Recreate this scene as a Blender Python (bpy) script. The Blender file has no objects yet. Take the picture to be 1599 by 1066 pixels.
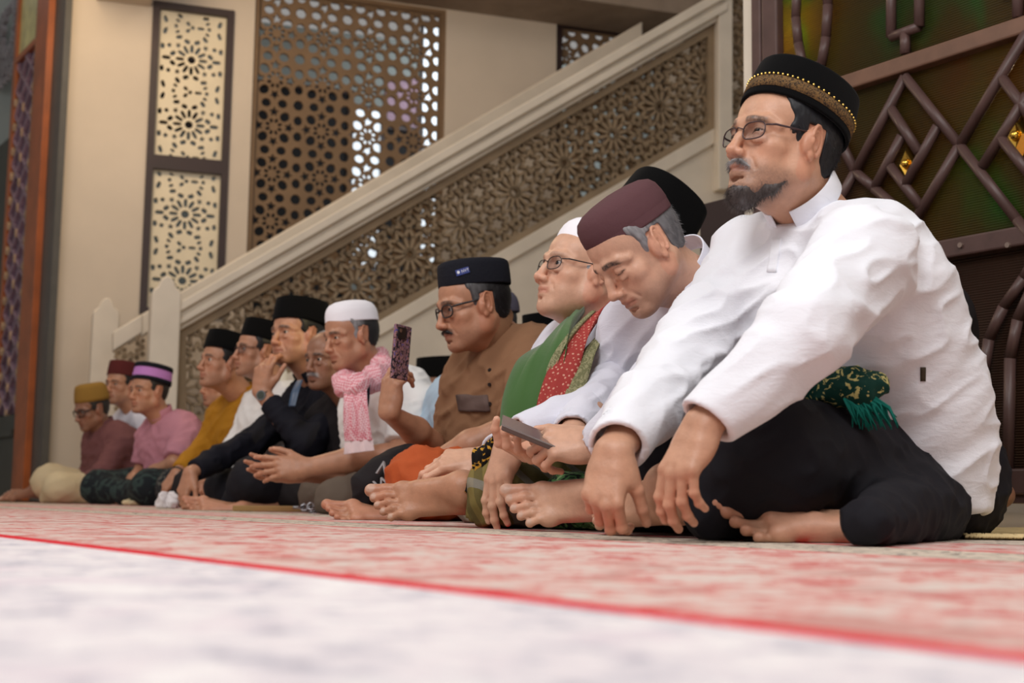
import bpy, bmesh, math, random
import numpy as np
from mathutils import Vector, Matrix
random.seed(7); RNG=np.random.default_rng(7)
SC=bpy.context.scene; COL=SC.collection
# ---------------------------------------------------------------- camera
F_PX=2100.0; CX,CY=799.5,533.0
CAM_H=0.062; HORIZON=778.0; ROLL=0.013
th=math.atan((HORIZON-CY)/F_PX)
fw=np.array([0,math.cos(th),math.sin(th)]); r0=np.array([1.,0,0]); u0=np.array([0,-math.sin(th),math.cos(th)])
R_=math.cos(ROLL)*r0+math.sin(ROLL)*u0; U_=-math.sin(ROLL)*r0+math.cos(ROLL)*u0
CAM=np.array([0,0,CAM_H])
cam_d=bpy.data.cameras.new('camera'); cam=bpy.data.objects.new('camera',cam_d); COL.objects.link(cam)
M=Matrix([[R_[0],U_[0],-fw[0],CAM[0]],[R_[1],U_[1],-fw[1],CAM[1]],[R_[2],U_[2],-fw[2],CAM[2]],[0,0,0,1]])
cam.matrix_world=M; cam_d.sensor_width=36; cam_d.lens=F_PX/1599*36; cam_d.clip_start=0.02
cam_d.dof.use_dof=True; cam_d.dof.focus_distance=2.75; cam_d.dof.aperture_fstop=5.0
SC.camera=cam
# ---------------------------------------------------------------- world, lights, exposure
w=bpy.data.worlds.new('world'); SC.world=w; w.use_nodes=True
w.node_tree.nodes['Background'].inputs[0].default_value=(1.0,0.965,0.93,1); w.node_tree.nodes['Background'].inputs[1].default_value=0.30
def area(name,loc,target,size,power,color,sizey=None):
    l=bpy.data.lights.new(name,'AREA'); l.energy=power; l.color=color; l.size=size
    if sizey: l.shape='RECTANGLE'; l.size_y=sizey
    o=bpy.data.objects.new(name,l); COL.objects.link(o); o.location=loc
    o.rotation_euler=(Vector(target)-Vector(loc)).to_track_quat('-Z','Y').to_euler(); return o
def point(name,loc,power,color,r=0.15):
    l=bpy.data.lights.new(name,'POINT'); l.energy=power; l.color=color; l.shadow_soft_size=r
    o=bpy.data.objects.new(name,l); COL.objects.link(o); o.location=loc; return o
area('ceiling_light_front',(-1.2,-0.6,3.4),(0.5,2.6,0.4),1.6,112,(1,0.99,0.985))
area('ceiling_light_right',(1.6,0.6,3.6),(0.4,2.9,0.3),1.6,50,(1,0.96,0.93))
area('ceiling_light_mid',(-3.4,3.0,4.0),(-1.0,5.5,0.3),1.6,70,(1,0.92,0.84))
point('lamp_left_hall',(-2.75,8.3,3.95),95,(1,0.76,0.50),0.25)
area('stair_hall_light',(-0.2,7.0,5.2),(0.2,10.3,1.2),1.6,26,(1,0.84,0.7))
area('back_room_light',(0.2,13.0,4.6),(-0.3,15.2,1.5),2.0,42,(0.9,0.96,1))
SC.view_settings.view_transform='Standard'; SC.view_settings.look='None'; SC.view_settings.gamma=1
SC.view_settings.use_curve_mapping=False; SC.view_settings.exposure=0.0
SC.cycles.use_denoising=True; SC.cycles.max_bounces=6; SC.cycles.transparent_max_bounces=8; SC.cycles.caustics_reflective=False; SC.cycles.caustics_refractive=False
# ---------------------------------------------------------------- pixel <-> world
def ray(px,py):
    d=fw+(px-CX)/F_PX*R_-(py-CY)/F_PX*U_
    return d/d[1]
def at(px,py,Y): return CAM+ray(px,py)*Y
def floor_at(px,py):
    d=ray(px,py); return CAM+d*(-CAM_H/d[2])
class Plane:            # vertical plane through a point, dir u in xy
    def __init__(s,p0,du):
        s.p0=np.array([p0[0],p0[1],0.]); du=np.array([du[0],du[1],0.]); s.u=du/np.linalg.norm(du)
        s.n=np.array([s.u[1],-s.u[0],0.])       # for u=+X this is -Y (towards camera)
        s.M=Matrix([[s.u[0],0,s.n[0],s.p0[0]],[s.u[1],0,s.n[1],s.p0[1]],[0,1,0,0],[0,0,0,1]])
        # local x = u, local y = up, local z = n (towards viewer)
    def uv(s,px,py):
        d=ray(px,py); t=((s.p0-CAM)@s.n)/(d@s.n); p=CAM+d*t
        return np.array([(p-s.p0)@s.u,p[2]])
    def pt(s,u,z,n=0.): return s.p0+s.u*u+np.array([0,0,z])+s.n*n
# ---------------------------------------------------------------- object helpers
def tag(o,label=None,cat=None,group=None,kind=None):
    if label: o['label']=label
    if cat: o['category']=cat
    if group: o['group']=group
    if kind: o['kind']=kind
    return o
def empty(name,loc,label=None,cat=None,group=None,kind=None,rz=0):
    o=bpy.data.objects.new(name,None); COL.objects.link(o); o.location=loc; o.rotation_euler=(0,0,rz)
    o.empty_display_size=.1
    return tag(o,label,cat,group,kind)
def par(o,parent):
    if parent is not None:
        o.parent=parent
        pm=Matrix.LocRotScale(parent.location,parent.rotation_euler,parent.scale) if parent.parent is None else None
        if pm is not None: o.matrix_parent_inverse=pm.inverted()
    return o
def mk(name,verts,faces,mat=None,parent=None,smooth=True,Mx=None,mats=None,midx=None,cols=None):
    me=bpy.data.meshes.new(name)
    verts=np.asarray(verts,dtype=np.float32)
    if Mx is not None:
        A=np.array(Mx,dtype=np.float64); verts=(verts@A[:3,:3].T+A[:3,3]).astype(np.float32)
    if isinstance(faces,np.ndarray):
        k=faces.shape[1]; n=len(faces)
        me.vertices.add(len(verts)); me.vertices.foreach_set('co',verts.ravel())
        me.loops.add(n*k); me.loops.foreach_set('vertex_index',faces.astype(np.int32).ravel())
        me.polygons.add(n); me.polygons.foreach_set('loop_start',np.arange(0,n*k,k,dtype=np.int32))
        me.polygons.foreach_set('loop_total',np.full(n,k,dtype=np.int32))
    else:
        me.from_pydata([tuple(v) for v in verts],[],[tuple(f) for f in faces])
    for m in (mats or ([mat] if mat else [])): me.materials.append(m)
    if midx is not None: me.polygons.foreach_set('material_index',np.asarray(midx,dtype=np.int32))
    me.polygons.foreach_set('use_smooth',np.full(len(me.polygons),smooth,dtype=bool))
    if cols is not None:
        a=me.color_attributes.new('Col','FLOAT_COLOR','POINT')
        c=np.ones((len(verts),4),np.float32); c[:,:3]=cols; a.data.foreach_set('color',c.ravel())
    me.update(); me.validate()
    o=bpy.data.objects.new(name,me); COL.objects.link(o)
    return par(o,parent)
class MB:               # collects boxes, bars, tubes, prisms -> one mesh
    def __init__(s): s.v=[]; s.f=[]
    def raw(s,v,f):
        n=len(s.v); s.v+= [tuple(map(float,p)) for p in v]; s.f+=[tuple(i+n for i in q) for q in f]; return s
    def box(s,lo,hi,Mx=None):
        x0,y0,z0=lo; x1,y1,z1=hi
        v=[(x0,y0,z0),(x1,y0,z0),(x1,y1,z0),(x0,y1,z0),(x0,y0,z1),(x1,y0,z1),(x1,y1,z1),(x0,y1,z1)]
        if Mx is not None: v=[tuple(Mx@Vector(p)) for p in v]
        return s.raw(v,[(0,3,2,1),(4,5,6,7),(0,1,5,4),(1,2,6,5),(2,3,7,6),(3,0,4,7)])
    def bar2(s,a,b,w,z0,z1):    # bar in the xy plane from a to b with width w, depth z0..z1
        a=np.array(a,float); b=np.array(b,float); d=b-a; L=np.linalg.norm(d)
        if L<1e-6: return s
        d/=L; n=np.array([-d[1],d[0]])*w/2
        q=[a-n,b-n,b+n,a+n]
        v=[(p[0],p[1],z0) for p in q]+[(p[0],p[1],z1) for p in q]
        return s.raw(v,[(0,3,2,1),(4,5,6,7),(0,1,5,4),(1,2,6,5),(2,3,7,6),(3,0,4,7)])
    def prism(s,poly,z0,z1):    # convex or simple polygon in xy extruded
        n=len(poly); v=[(p[0],p[1],z0) for p in poly]+[(p[0],p[1],z1) for p in poly]
        f=[tuple(range(n-1,-1,-1)),tuple(range(n,2*n))]+[(i,(i+1)%n,n+(i+1)%n,n+i) for i in range(n)]
        return s.raw(v,f)
    def tube(s,pts,r,segs=8,closed=False,caps=True,flat=None):
        v,f=tube_geo(pts,r,segs,closed,caps,flat); return s.raw(v,f)
    def build(s,name,mat,parent=None,smooth=False,Mx=None,bevel=0):
        o=mk(name,s.v,s.f,mat,parent,smooth,Mx)
        if bevel:
            m=o.modifiers.new('bevel','BEVEL'); m.width=bevel; m.segments=2; m.limit_method='ANGLE'
        return o
def tube_geo(pts,r,segs=8,closed=False,caps=True,flat=None,up=None):
    P=np.array(pts,float); n=len(P)
    rr=np.full(n,r,float) if np.isscalar(r) else np.array(r,float)
    T=np.zeros_like(P)
    for i in range(n):
        a=P[(i-1)%n] if (closed or i>0) else P[i]; b=P[(i+1)%n] if (closed or i<n-1) else P[i]
        T[i]=(b-a)/max(np.linalg.norm(b-a),1e-9)
    N=np.cross(T[0],[0,0,1]) if up is None else np.array(up,float)
    if np.linalg.norm(N)<1e-3: N=np.cross(T[0],[0,1,0])
    v=[];f=[]
    for i in range(n):
        N=N-T[i]*(N@T[i]); N/=max(np.linalg.norm(N),1e-9); B=np.cross(T[i],N)
        for k in range(segs):
            a=2*math.pi*k/segs
            v.append(P[i]+rr[i]*(math.cos(a)*N+math.sin(a)*B*(flat or 1)))
    m=n if closed else n-1
    for i in range(m):
        for k in range(segs):
            a=i*segs+k; b=i*segs+(k+1)%segs; c=((i+1)%n)*segs+(k+1)%segs; d=((i+1)%n)*segs+k
            f.append((a,b,c,d))
    if caps and not closed:
        f.append(tuple(range(segs-1,-1,-1))); f.append(tuple((n-1)*segs+k for k in range(segs)))
    return v,f
def sheet(name,outer,holes,z0,z1,mat,parent,Mx):   # flat board with holes, in local xy, extruded z0..z1
    cu=bpy.data.curves.new(name,'CURVE'); cu.dimensions='2D'; cu.fill_mode='BOTH'; cu.extrude=(z1-z0)/2
    for poly in [outer]+holes:
        sp=cu.splines.new('POLY'); sp.points.add(len(poly)-1); sp.use_cyclic_u=True
        for i,p in enumerate(poly): sp.points[i].co=(p[0],p[1],0,1)
    ob=bpy.data.objects.new(name+'_c',cu); COL.objects.link(ob)
    dg=bpy.context.evaluated_depsgraph_get(); me=bpy.data.meshes.new_from_object(ob.evaluated_get(dg))
    bpy.data.objects.remove(ob); bpy.data.curves.remove(cu)
    me.name=name; me.transform(Matrix.Translation((0,0,(z0+z1)/2))); me.transform(Matrix(Mx)); me.materials.clear(); me.materials.append(mat)
    o=bpy.data.objects.new(name,me); COL.objects.link(o); return par(o,parent)
def clip_seg(a,b,poly):      # poly convex CCW
    a=np.array(a,float); b=np.array(b,float); t0,t1=0.,1.; d=b-a
    for i in range(len(poly)):
        p=np.array(poly[i]); q=np.array(poly[(i+1)%len(poly)]); e=q-p; n=np.array([-e[1],e[0]])
        den=n@d; num=n@(a-p)
        if abs(den)<1e-12:
            if num<0: return None
            continue
        t=-num/den
        if den>0: t0=max(t0,t)
        else: t1=min(t1,t)
    return None if t0>=t1-1e-6 else (a+d*t0,a+d*t1)
def clip_poly(pl,poly):
    out=[np.array(p,float) for p in pl]
    for i in range(len(poly)):
        p=np.array(poly[i]); q=np.array(poly[(i+1)%len(poly)]); e=q-p; n=np.array([-e[1],e[0]])
        inp=out; out=[]
        for j in range(len(inp)):
            a=inp[j]; b=inp[(j+1)%len(inp)]; da=n@(a-p); db=n@(b-p)
            if da>=0: out.append(a)
            if (da>=0)!=(db>=0): out.append(a+(b-a)*da/(da-db))
        if len(out)<3: return []
    return out
def inset(poly,d):
    n=len(poly); out=[]
    L=[]
    for i in range(n):
        p=np.array(poly[i],float); q=np.array(poly[(i+1)%n],float); e=(q-p)/np.linalg.norm(q-p); nn=np.array([-e[1],e[0]])
        L.append((p+nn*d,e))
    for i in range(n):
        p1,e1=L[i-1]; p2,e2=L[i]
        t=((p2-p1)[0]*e2[1]-(p2-p1)[1]*e2[0])/(e1[0]*e2[1]-e1[1]*e2[0]); out.append(p1+e1*t)
    return out
# ---------------------------------------------------------------- materials
def srgb(r,g,b):
    f=lambda c:(c/255/12.92) if c/255<=0.04045 else ((c/255+0.055)/1.055)**2.4
    return (f(r),f(g),f(b),1)
class Mat:
    def __init__(s,name,color=(.5,.5,.5,1),rough=.6,metal=0,spec=.5):
        s.m=bpy.data.materials.new(name); s.m.use_nodes=True; s.t=s.m.node_tree; s.b=s.t.nodes['Principled BSDF']
        s.b.inputs['Base Color'].default_value=color; s.b.inputs['Roughness'].default_value=rough
        s.b.inputs['Metallic'].default_value=metal; s.b.inputs['Specular IOR Level'].default_value=spec
    def n(s,typ,**k):
        x=s.t.nodes.new(typ)
        for a,b in k.items():
            if a in x.inputs: x.inputs[a].default_value=b
            else: setattr(x,a,b)
        return x
    def l(s,a,b): s.t.links.new(a,b); return s
    def coord(s,kind='Object',scale=(1,1,1),rot=(0,0,0)):
        tc=s.n('ShaderNodeTexCoord'); mp=s.n('ShaderNodeMapping'); mp.inputs['Scale'].default_value=scale; mp.inputs['Rotation'].default_value=rot
        s.l(tc.outputs[kind],mp.inputs['Vector']); return mp.outputs['Vector']
    def noise(s,vec,scale,detail=4,rough=.55,dist=0):
        x=s.n('ShaderNodeTexNoise'); x.inputs['Scale'].default_value=scale; x.inputs['Detail'].default_value=detail; x.inputs['Roughness'].default_value=rough; x.inputs['Distortion'].default_value=dist
        s.l(vec,x.inputs['Vector']); return x.outputs['Fac']
    def ramp(s,fac,stops,interp='LINEAR'):
        x=s.n('ShaderNodeValToRGB'); x.color_ramp.interpolation=interp; e=x.color_ramp.elements
        while len(e)<len(stops): e.new(.5)
        for i,(p,c) in enumerate(stops): e[i].position=p; e[i].color=c
        s.l(fac,x.inputs['Fac']); return x.outputs['Color']
    def math(s,op,a,b=None,c=None):
        x=s.n('ShaderNodeMath'); x.operation=op
        for i,v in enumerate((a,b,c)):
            if v is None: continue
            if hasattr(v,'is_output'): s.l(v,x.inputs[i])
            else: x.inputs[i].default_value=v
        return x.outputs[0]
    def mix(s,fac,a,b,mode='MIX'):
        x=s.n('ShaderNodeMix'); x.data_type='RGBA'; x.blend_type=mode
        for inp,v in ((x.inputs[0],fac),(x.inputs[6],a),(x.inputs[7],b)):
            if hasattr(v,'is_output'): s.l(v,inp)
            else: inp.default_value=v
        return x.outputs[2]
    def color(s,c): s.l(c,s.b.inputs['Base Color']); return s
    def bump(s,h,strength=.3,dist=.01):
        x=s.n('ShaderNodeBump'); x.inputs['Strength'].default_value=strength; x.inputs['Distance'].default_value=dist
        s.l(h,x.inputs['Height']); s.l(x.outputs['Normal'],s.b.inputs['Normal']); return s
def plain(name,c,rough=.6,metal=0,spec=.5,var=.12,scale=6,bump=0,bscale=60):
    m=Mat(name,c,rough,metal,spec); v=m.coord()
    f=m.noise(v,scale)
    d=tuple(x*(1-var) for x in c[:3])+(1,); u=tuple(min(1,x*(1+var)) for x in c[:3])+(1,)
    m.color(m.ramp(f,[(.3,d),(.7,u)]))
    if bump: m.bump(m.noise(v,bscale),bump,.004)
    return m.m
# ================================================================ setting
WALL=plain('wall_paint',srgb(208,195,178),.85,var=.05,scale=1.5)
CREAM=plain('cream_stone',srgb(214,203,186),.6,var=.08,scale=3)
LATT=plain('lattice_ochre',srgb(140,120,94),.7,var=.15,scale=5)
LATT2=plain('lattice_brown',srgb(122,98,72),.7,var=.12,scale=5)
PANEL=plain('panel_cream',srgb(226,214,186),.6,var=.05,scale=5)
DKFRAME=plain('frame_dark_brown',srgb(48,30,28),.5,var=.15,scale=8)
BROWNM=plain('metal_brown_paint',srgb(82,60,56),.42,spec=.4,var=.15,scale=14,bump=.08,bscale=40)
RAILM=plain('metal_brown_rail',srgb(108,76,58),.5,var=.15,scale=14,bump=.08,bscale=40)
DARK=plain('dark_void',srgb(22,20,22),.8)
GOLD=Mat('brass_ornament',srgb(226,180,80),.22,1.0).m
# --- axes of the hall: rows, carpet and door wall run along D
D2=np.array([-0.5547,0.8321]); N2=np.array([0.8321,0.5547])
def ccw2(poly):
    A=sum(poly[i][0]*poly[(i+1)%len(poly)][1]-poly[(i+1)%len(poly)][0]*poly[i][1] for i in range(len(poly)))
    return poly if A>0 else poly[::-1]
# floor
fm=Mat('floor_tiles',srgb(170,150,125),.35); vv=fm.coord(scale=(1.6,1.6,1.6),rot=(0,0,.6)); br=fm.n('ShaderNodeTexBrick'); br.offset=0; br.inputs['Brick Width'].default_value=1; br.inputs['Row Height'].default_value=1
br.inputs['Mortar Size'].default_value=.01; br.inputs['Color1'].default_value=srgb(176,156,130); br.inputs['Color2'].default_value=srgb(168,148,122); br.inputs['Mortar'].default_value=srgb(110,95,80)
fm.l(vv,br.inputs['Vector']); fm.color(br.outputs['Color'])
o=MB().box((-9,-5,-.12),(9,19,-.012)).build('floor',fm.m); tag(o,kind='structure')
# carpet: big woven strips along D, pattern bands keyed on the distance v measured across D
P0=floor_at(1599,1026); P1=floor_at(0,836)
dd=(P1-P0)[:2]; dd/=np.linalg.norm(dd); DC=dd; NC=np.array([-DC[1],DC[0]])
if NC[1]<0: NC=-NC
RED_LINE=(P0[:2]@NC)
def cv(px,py): return float(floor_at(px,py)[:2]@NC)-RED_LINE
ang=math.atan2(DC[1],DC[0])
cm=Mat('carpet_weave',(.6,.4,.4,1),.95,spec=.1)
tc=cm.n('ShaderNodeTexCoord'); sep=cm.n('ShaderNodeSeparateXYZ'); cm.l(tc.outputs['Object'],sep.inputs[0]); V=sep.outputs['Y']; Uc=sep.outputs['X']
vec=tc.outputs['Object']
def band(a,b,soft=.004):
    x=cm.math('MULTIPLY',cm.math('GREATER_THAN',V,a),cm.math('LESS_THAN',V,b)); return x
nz1=cm.noise(vec,13,5,.7,.6); nz2=cm.noise(vec,38,4,.65,.4); nz3=cm.noise(vec,5,4,.6,.3); vor=cm.n('ShaderNodeTexVoronoi'); vor.inputs['Scale'].default_value=16; cm.l(vec,vor.inputs['Vector'])
mixn=cm.math('ADD',cm.math('MULTIPLY',nz1,.6),cm.math('MULTIPLY',nz2,.4))
redf=cm.ramp(mixn,[(.40,srgb(196,98,98)),(.455,srgb(208,138,130)),(.50,srgb(220,186,178)),(.57,srgb(214,200,192))])
redf=cm.mix(cm.ramp(nz3,[(.55,(0,0,0,1)),(.62,(1,1,1,1))]),redf,srgb(200,150,142))
grey=cm.ramp(mixn,[(.38,srgb(166,162,174)),(.45,srgb(212,206,212)),(.51,srgb(228,219,222)),(.6,srgb(240,235,234))])  # near zone lightened: the extra light there is put into its colour
grey=cm.mix(cm.ramp(nz3,[(.56,(0,0,0,1)),(.64,(1,1,1,1))]),grey,srgb(226,212,218))
bord=cm.ramp(cm.noise(vec,34,3,.6,1.2),[(.40,srgb(120,110,104)),(.47,srgb(206,192,176)),(.6,srgb(214,198,182))])
REDL=srgb(214,52,62)
lw=.017
c=cm.mix(cm.math('GREATER_THAN',V,0),grey,redf)
B0=cv(1250,852); 
c=cm.mix(band(-lw,lw),c,REDL)
c=cm.mix(band(.80,1.03),c,bord)
c=cm.mix(band(1.04,1.06),c,REDL)
c=cm.mix(band(.785,.80),c,REDL)
c=cm.mix(cm.math('MULTIPLY',cm.math('GREATER_THAN',V,1.35),cm.math('LESS_THAN',V,1.6)),c,bord)
c=cm.mix(band(-1.2,-1.17),c,REDL)
cm.color(c); cm.bump(cm.noise(vec,900,2),.5,.003)
print('carpet bands',B0,cv(800,812),cv(1500,852),cv(200,785),'cam v',-RED_LINE)
# object frame: x along D, y across
if (np.cross(np.append(DC,0),np.append(NC,0))[2])<0: DCx=-DC
else: DCx=DC
o0=NC*RED_LINE
def w2(p): return [(np.array(p)-o0)@DCx,(np.array(p)-o0)@NC]
def halfplane(poly,p0,inward):   # keep the side of p0 that inward points to
    out=[];p0=np.array(p0);n_=np.array(inward)
    for j in range(len(poly)):
        a=np.array(poly[j]);b=np.array(poly[(j+1)%len(poly)]);da=n_@(a-p0);db=n_@(b-p0)
        if da>=0: out.append(a)
        if (da>=0)!=(db>=0): out.append(a+(b-a)*da/(da-db))
    return out
cp=[o0+DCx*u_+NC*v_ for u_,v_ in ((-12,-3.2),(12,-3.2),(12,2.45),(-12,2.45))]
cp=halfplane(cp,np.array([0,9.25]),np.array([.35,-1.])/1.06)
cp=halfplane(cp,at(112,500,9.35)[:2]-N2*.12,-N2)
cp=halfplane(cp,np.array([1.73,3.22])-N2*.12,-N2)
cp=ccw2([w2(p) for p in cp])
carpet=MB().prism(cp,-.012,0).build('prayer_carpet',cm.m)
carpet.matrix_world=Matrix([[DCx[0],NC[0],0,o0[0]],[DCx[1],NC[1],0,o0[1]],[0,0,1,0],[0,0,0,1]])
tag(carpet,'faded red and cream patterned mosque carpet with thin red stripes, under all the seated men','carpet')
# --- wall behind the stairs with the screens
WB=Plane((0,11.2),(1,.35)); ST=Plane((0,9.7),(1,.35)); DW=Plane((1.73,3.22),-D2)
def rect(pl,x0,y0,x1,y1): # bounding rect in uv from pixels using centre lines
    xm=(x0+x1)/2; ym=(y0+y1)/2
    u0=pl.uv(x0,ym)[0]; u1=pl.uv(x1,ym)[0]; z1=pl.uv(xm,y0)[1]; z0=pl.uv(xm,y1)[1]; return u0,z0,u1,z1
uL=WB.uv(85,400)[0]; uR=WB.uv(1240,300)[0]
fA=rect(WB,226,-15,362,262); fB=rect(WB,218,262,360,500)
ops=[(WB.uv(228,250)[0],WB.uv(215,480)[1]-.05,WB.uv(357,250)[0],WB.uv(290,8)[1]),
     (WB.uv(392,200)[0],.6,WB.uv(695,150)[0],WB.uv(560,0)[1]+.02),
     (WB.uv(869,80)[0],1.9,WB.uv(1040,80)[0],WB.uv(930,38)[1]),]
ZT=4.7
outer=[(uL-.0,-.012),(uR+2.5,-.012),(uR+2.5,ZT),(uL,ZT)]
holes=[[(a,b),(c_,b),(c_,d_),(a,d_)] for a,b,c_,d_ in ops]
wb=sheet('wall_back',outer,holes,-.22,0,WALL,None,WB.M); tag(wb,kind='structure')
# lattice generators ------------------------------------------------
def hankin_seg(cx,cy,R,n,theta,phase,out):
    # strap lines inside a regular n-gon with circumradius R, contact angle theta
    P=[(cx+R*math.cos(phase+2*math.pi*i/n),cy+R*math.sin(phase+2*math.pi*i/n)) for i in range(n)]
    mids=[];dirs=[]
    for i in range(n):
        a=np.array(P[i]); b=np.array(P[(i+1)%n]); m=(a+b)/2; e=(b-a)/np.linalg.norm(b-a); nn=np.array([cx,cy])-m; nn/=np.linalg.norm(nn)
        mids.append(m); dirs.append((math.cos(theta)*e+math.sin(theta)*nn, -math.cos(theta)*e+math.sin(theta)*nn))
    for i in range(n):
        m1=mids[i]; d1=dirs[i][0]; m2=mids[(i+1)%n]; d2=dirs[(i+1)%n][1]
        A=np.array([[d1[0],-d2[0]],[d1[1],-d2[1]]]); 
        t=np.linalg.solve(A,m2-m1); x=m1+d1*t[0]; out.append((m1,x)); out.append((x,m2))
def lattice_4612(cx,cy,d,rot,ri,rj,theta=math.radians(62),inner=True):
    a=d/(3+math.sqrt(3)); out=[]
    R12=a/(2*math.sin(math.pi/12)); R6=a; R4=a/math.sqrt(2)
    def T(x,y): return (cx+math.cos(rot)*x-math.sin(rot)*y, cy+math.sin(rot)*x+math.cos(rot)*y)
    for i in range(-ri,ri+1):
        for j in range(-rj,rj+1):
            X=d*(i+j*.5); Y=d*j*math.sqrt(3)/2
            if abs(X)>d*(ri+.6): continue
            c=T(X,Y); hankin_seg(*c,R12,12,theta,rot+math.pi/12,out)
            if inner:
                xs=out[-1][0]; rx_=float(np.hypot(xs[0]-c[0],xs[1]-c[1]))
                r=R12*.20; pr=[(c[0]+r*math.cos(rot+2*math.pi*k/12),c[1]+r*math.sin(rot+2*math.pi*k/12)) for k in range(12)]
                for k in range(12):
                    out.append((np.array(pr[k]),np.array(pr[(k+1)%12])))
                    q=rx_; an=rot+2*math.pi*(k+.5)/12
                    out.append((np.array((c[0]+r*math.cos(an),c[1]+r*math.sin(an))),np.array((c[0]+q*math.cos(an),c[1]+q*math.sin(an)))))
            for k in range(3):   # squares at edge midpoints
                an=k*math.pi/3; mx=X+d/2*math.cos(an); my=Y+d/2*math.sin(an); c2=T(mx,my)
                hankin_seg(*c2,R4,4,theta,rot+an+math.pi/4,out)
            for k in range(2):   # hexagons at triangle centres
                an=math.pi/6+k*math.pi/3; rr=d/math.sqrt(3); c3=T(X+rr*math.cos(an),Y+rr*math.sin(an))
                hankin_seg(*c3,R6,6,theta,rot+math.pi/6+math.pi/6*0,out)
    return out
def straps(name,segs,poly,wd,z0,z1,mat,parent,Mx,border=None,stuff=True):
    mb=MB()
    for a,b in segs:
        c=clip_seg(a,b,poly)
        if c is None: continue
        p,q=c; L=np.linalg.norm(q-p)
        if L<1e-4: continue
        e=(q-p)/L*wd*.35; mb.bar2(p-e,q+e,wd,z0,z1)
    o=mb.build(name,mat,parent,Mx=Mx)
    if stuff: o['kind']='stuff'
    return o
def frame_poly(mb,poly,wd,z0,z1):
    q=inset(poly,wd)
    n=len(poly)
    for i in range(n):
        j=(i+1)%n; mb.prism([poly[i],poly[j],q[j],q[i]],z0,z1)
def ccw(poly):
    A=sum(poly[i][0]*poly[(i+1)%len(poly)][1]-poly[(i+1)%len(poly)][0]*poly[i][1] for i in range(len(poly)))
    return poly if A>0 else poly[::-1]
# big star screen (opening 2)
def slot(cx,cy,an,l,w):
    ca,sa=math.cos(an),math.sin(an); pts=[]
    for (x,y) in [(-l,0),(-l*.75,-w*.8),(-l*.4,-w),(l*.4,-w),(l*.75,-w*.8),(l,0),(l*.75,w*.8),(l*.4,w),(-l*.4,w),(-l*.75,w*.8)]:
        pts.append((cx+ca*x-sa*y,cy+sa*x+ca*y))
    return pts
def star(cx,cy,an,r,n=5,q=.45):
    return [(cx+(r if k%2==0 else r*q)*math.cos(an+math.pi*k/n),cy+(r if k%2==0 else r*q)*math.sin(an+math.pi*k/n)) for k in range(2*n)]
def ngon(cx,cy,r,n=8,an=0,sx=1):
    ca,sa=math.cos(an),math.sin(an)
    return [(cx+ca*r*sx*math.cos(2*math.pi*k/n)-sa*r*math.sin(2*math.pi*k/n),cy+sa*r*sx*math.cos(2*math.pi*k/n)+ca*r*math.sin(2*math.pi*k/n)) for k in range(n)]
def _inside(p,P):
    c=False; n=len(P)
    for i in range(n):
        a=P[i]; b=P[i-1]
        if (a[1]>p[1])!=(b[1]>p[1]) and p[0]<(b[0]-a[0])*(p[1]-a[1])/(b[1]-a[1])+a[0]: c=not c
    return c
def clear_of(c,out,g=1.14):
    m=sum(np.array(p) for p in c)/len(c); r=max(np.linalg.norm(np.array(p)-m) for p in c); cg=[m+(np.array(p)-m)*g for p in c]
    for o in out:
        mo=sum(np.array(p) for p in o)/len(o); ro=max(np.linalg.norm(np.array(p)-mo) for p in o)
        if np.linalg.norm(m-mo)>(r+ro)*g: continue
        og=[mo+(np.array(p)-mo)*g for p in o]
        if any(_inside(p,og) for p in cg) or any(_inside(p,cg) for p in og): return False
    return True
def screen_holes(kind,x0,y0,x1,y1,s,cx0,cy0):
    H=[]
    for i in range(int((x0-cx0)/s)-1,int((x1-cx0)/s)+2):
        for j in range(int((y0-cy0)/s)-1,int((y1-cy0)/s)+2):
            cx=cx0+(i)*s; cy=cy0+(j)*s
            if kind=='star':
                if (i+j)%1==0:
                    for k in range(8):
                        a=math.pi/8+k*math.pi/4; H.append(slot(cx+.135*s*math.cos(a),cy+.135*s*math.sin(a),a,.05*s,.034*s))
                for k in range(8):
                    a=k*math.pi/4; r=.315*s
                    if k%2==0: H.append(star(cx+r*math.cos(a),cy+r*math.sin(a),a,.118*s))
                    else: H.append(ngon(cx+r*math.cos(a),cy+r*math.sin(a),.100*s,8,a,1.15))
                H.append(ngon(cx+.5*s,cy+.5*s,.112*s,8,.3))
                for sx_,sy_ in ((.5,.17),(.5,-.17),(.17,.5),(-.17,.5)):
                    H.append(ngon(cx+sx_*s,cy+sy_*s,.095*s,8,math.pi/2 if sy_ in(.17,-.17) else 0,1.1))
                H.append(star(cx+.5*s,cy,0,.085*s,4,.5)); H.append(star(cx,cy+.5*s,0,.085*s,4,.5))
    out=[]
    box=[(x0,y0),(x1,y0),(x1,y1),(x0,y1)]
    for h in H:
        c=clip_poly(h,box)
        if len(c)>=3:
            A=abs(sum(c[i][0]*c[(i+1)%len(c)][1]-c[(i+1)%len(c)][0]*c[i][1] for i in range(len(c))))/2
            if A>1e-5 and clear_of(c,out): out.append(c)
    return out
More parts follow.
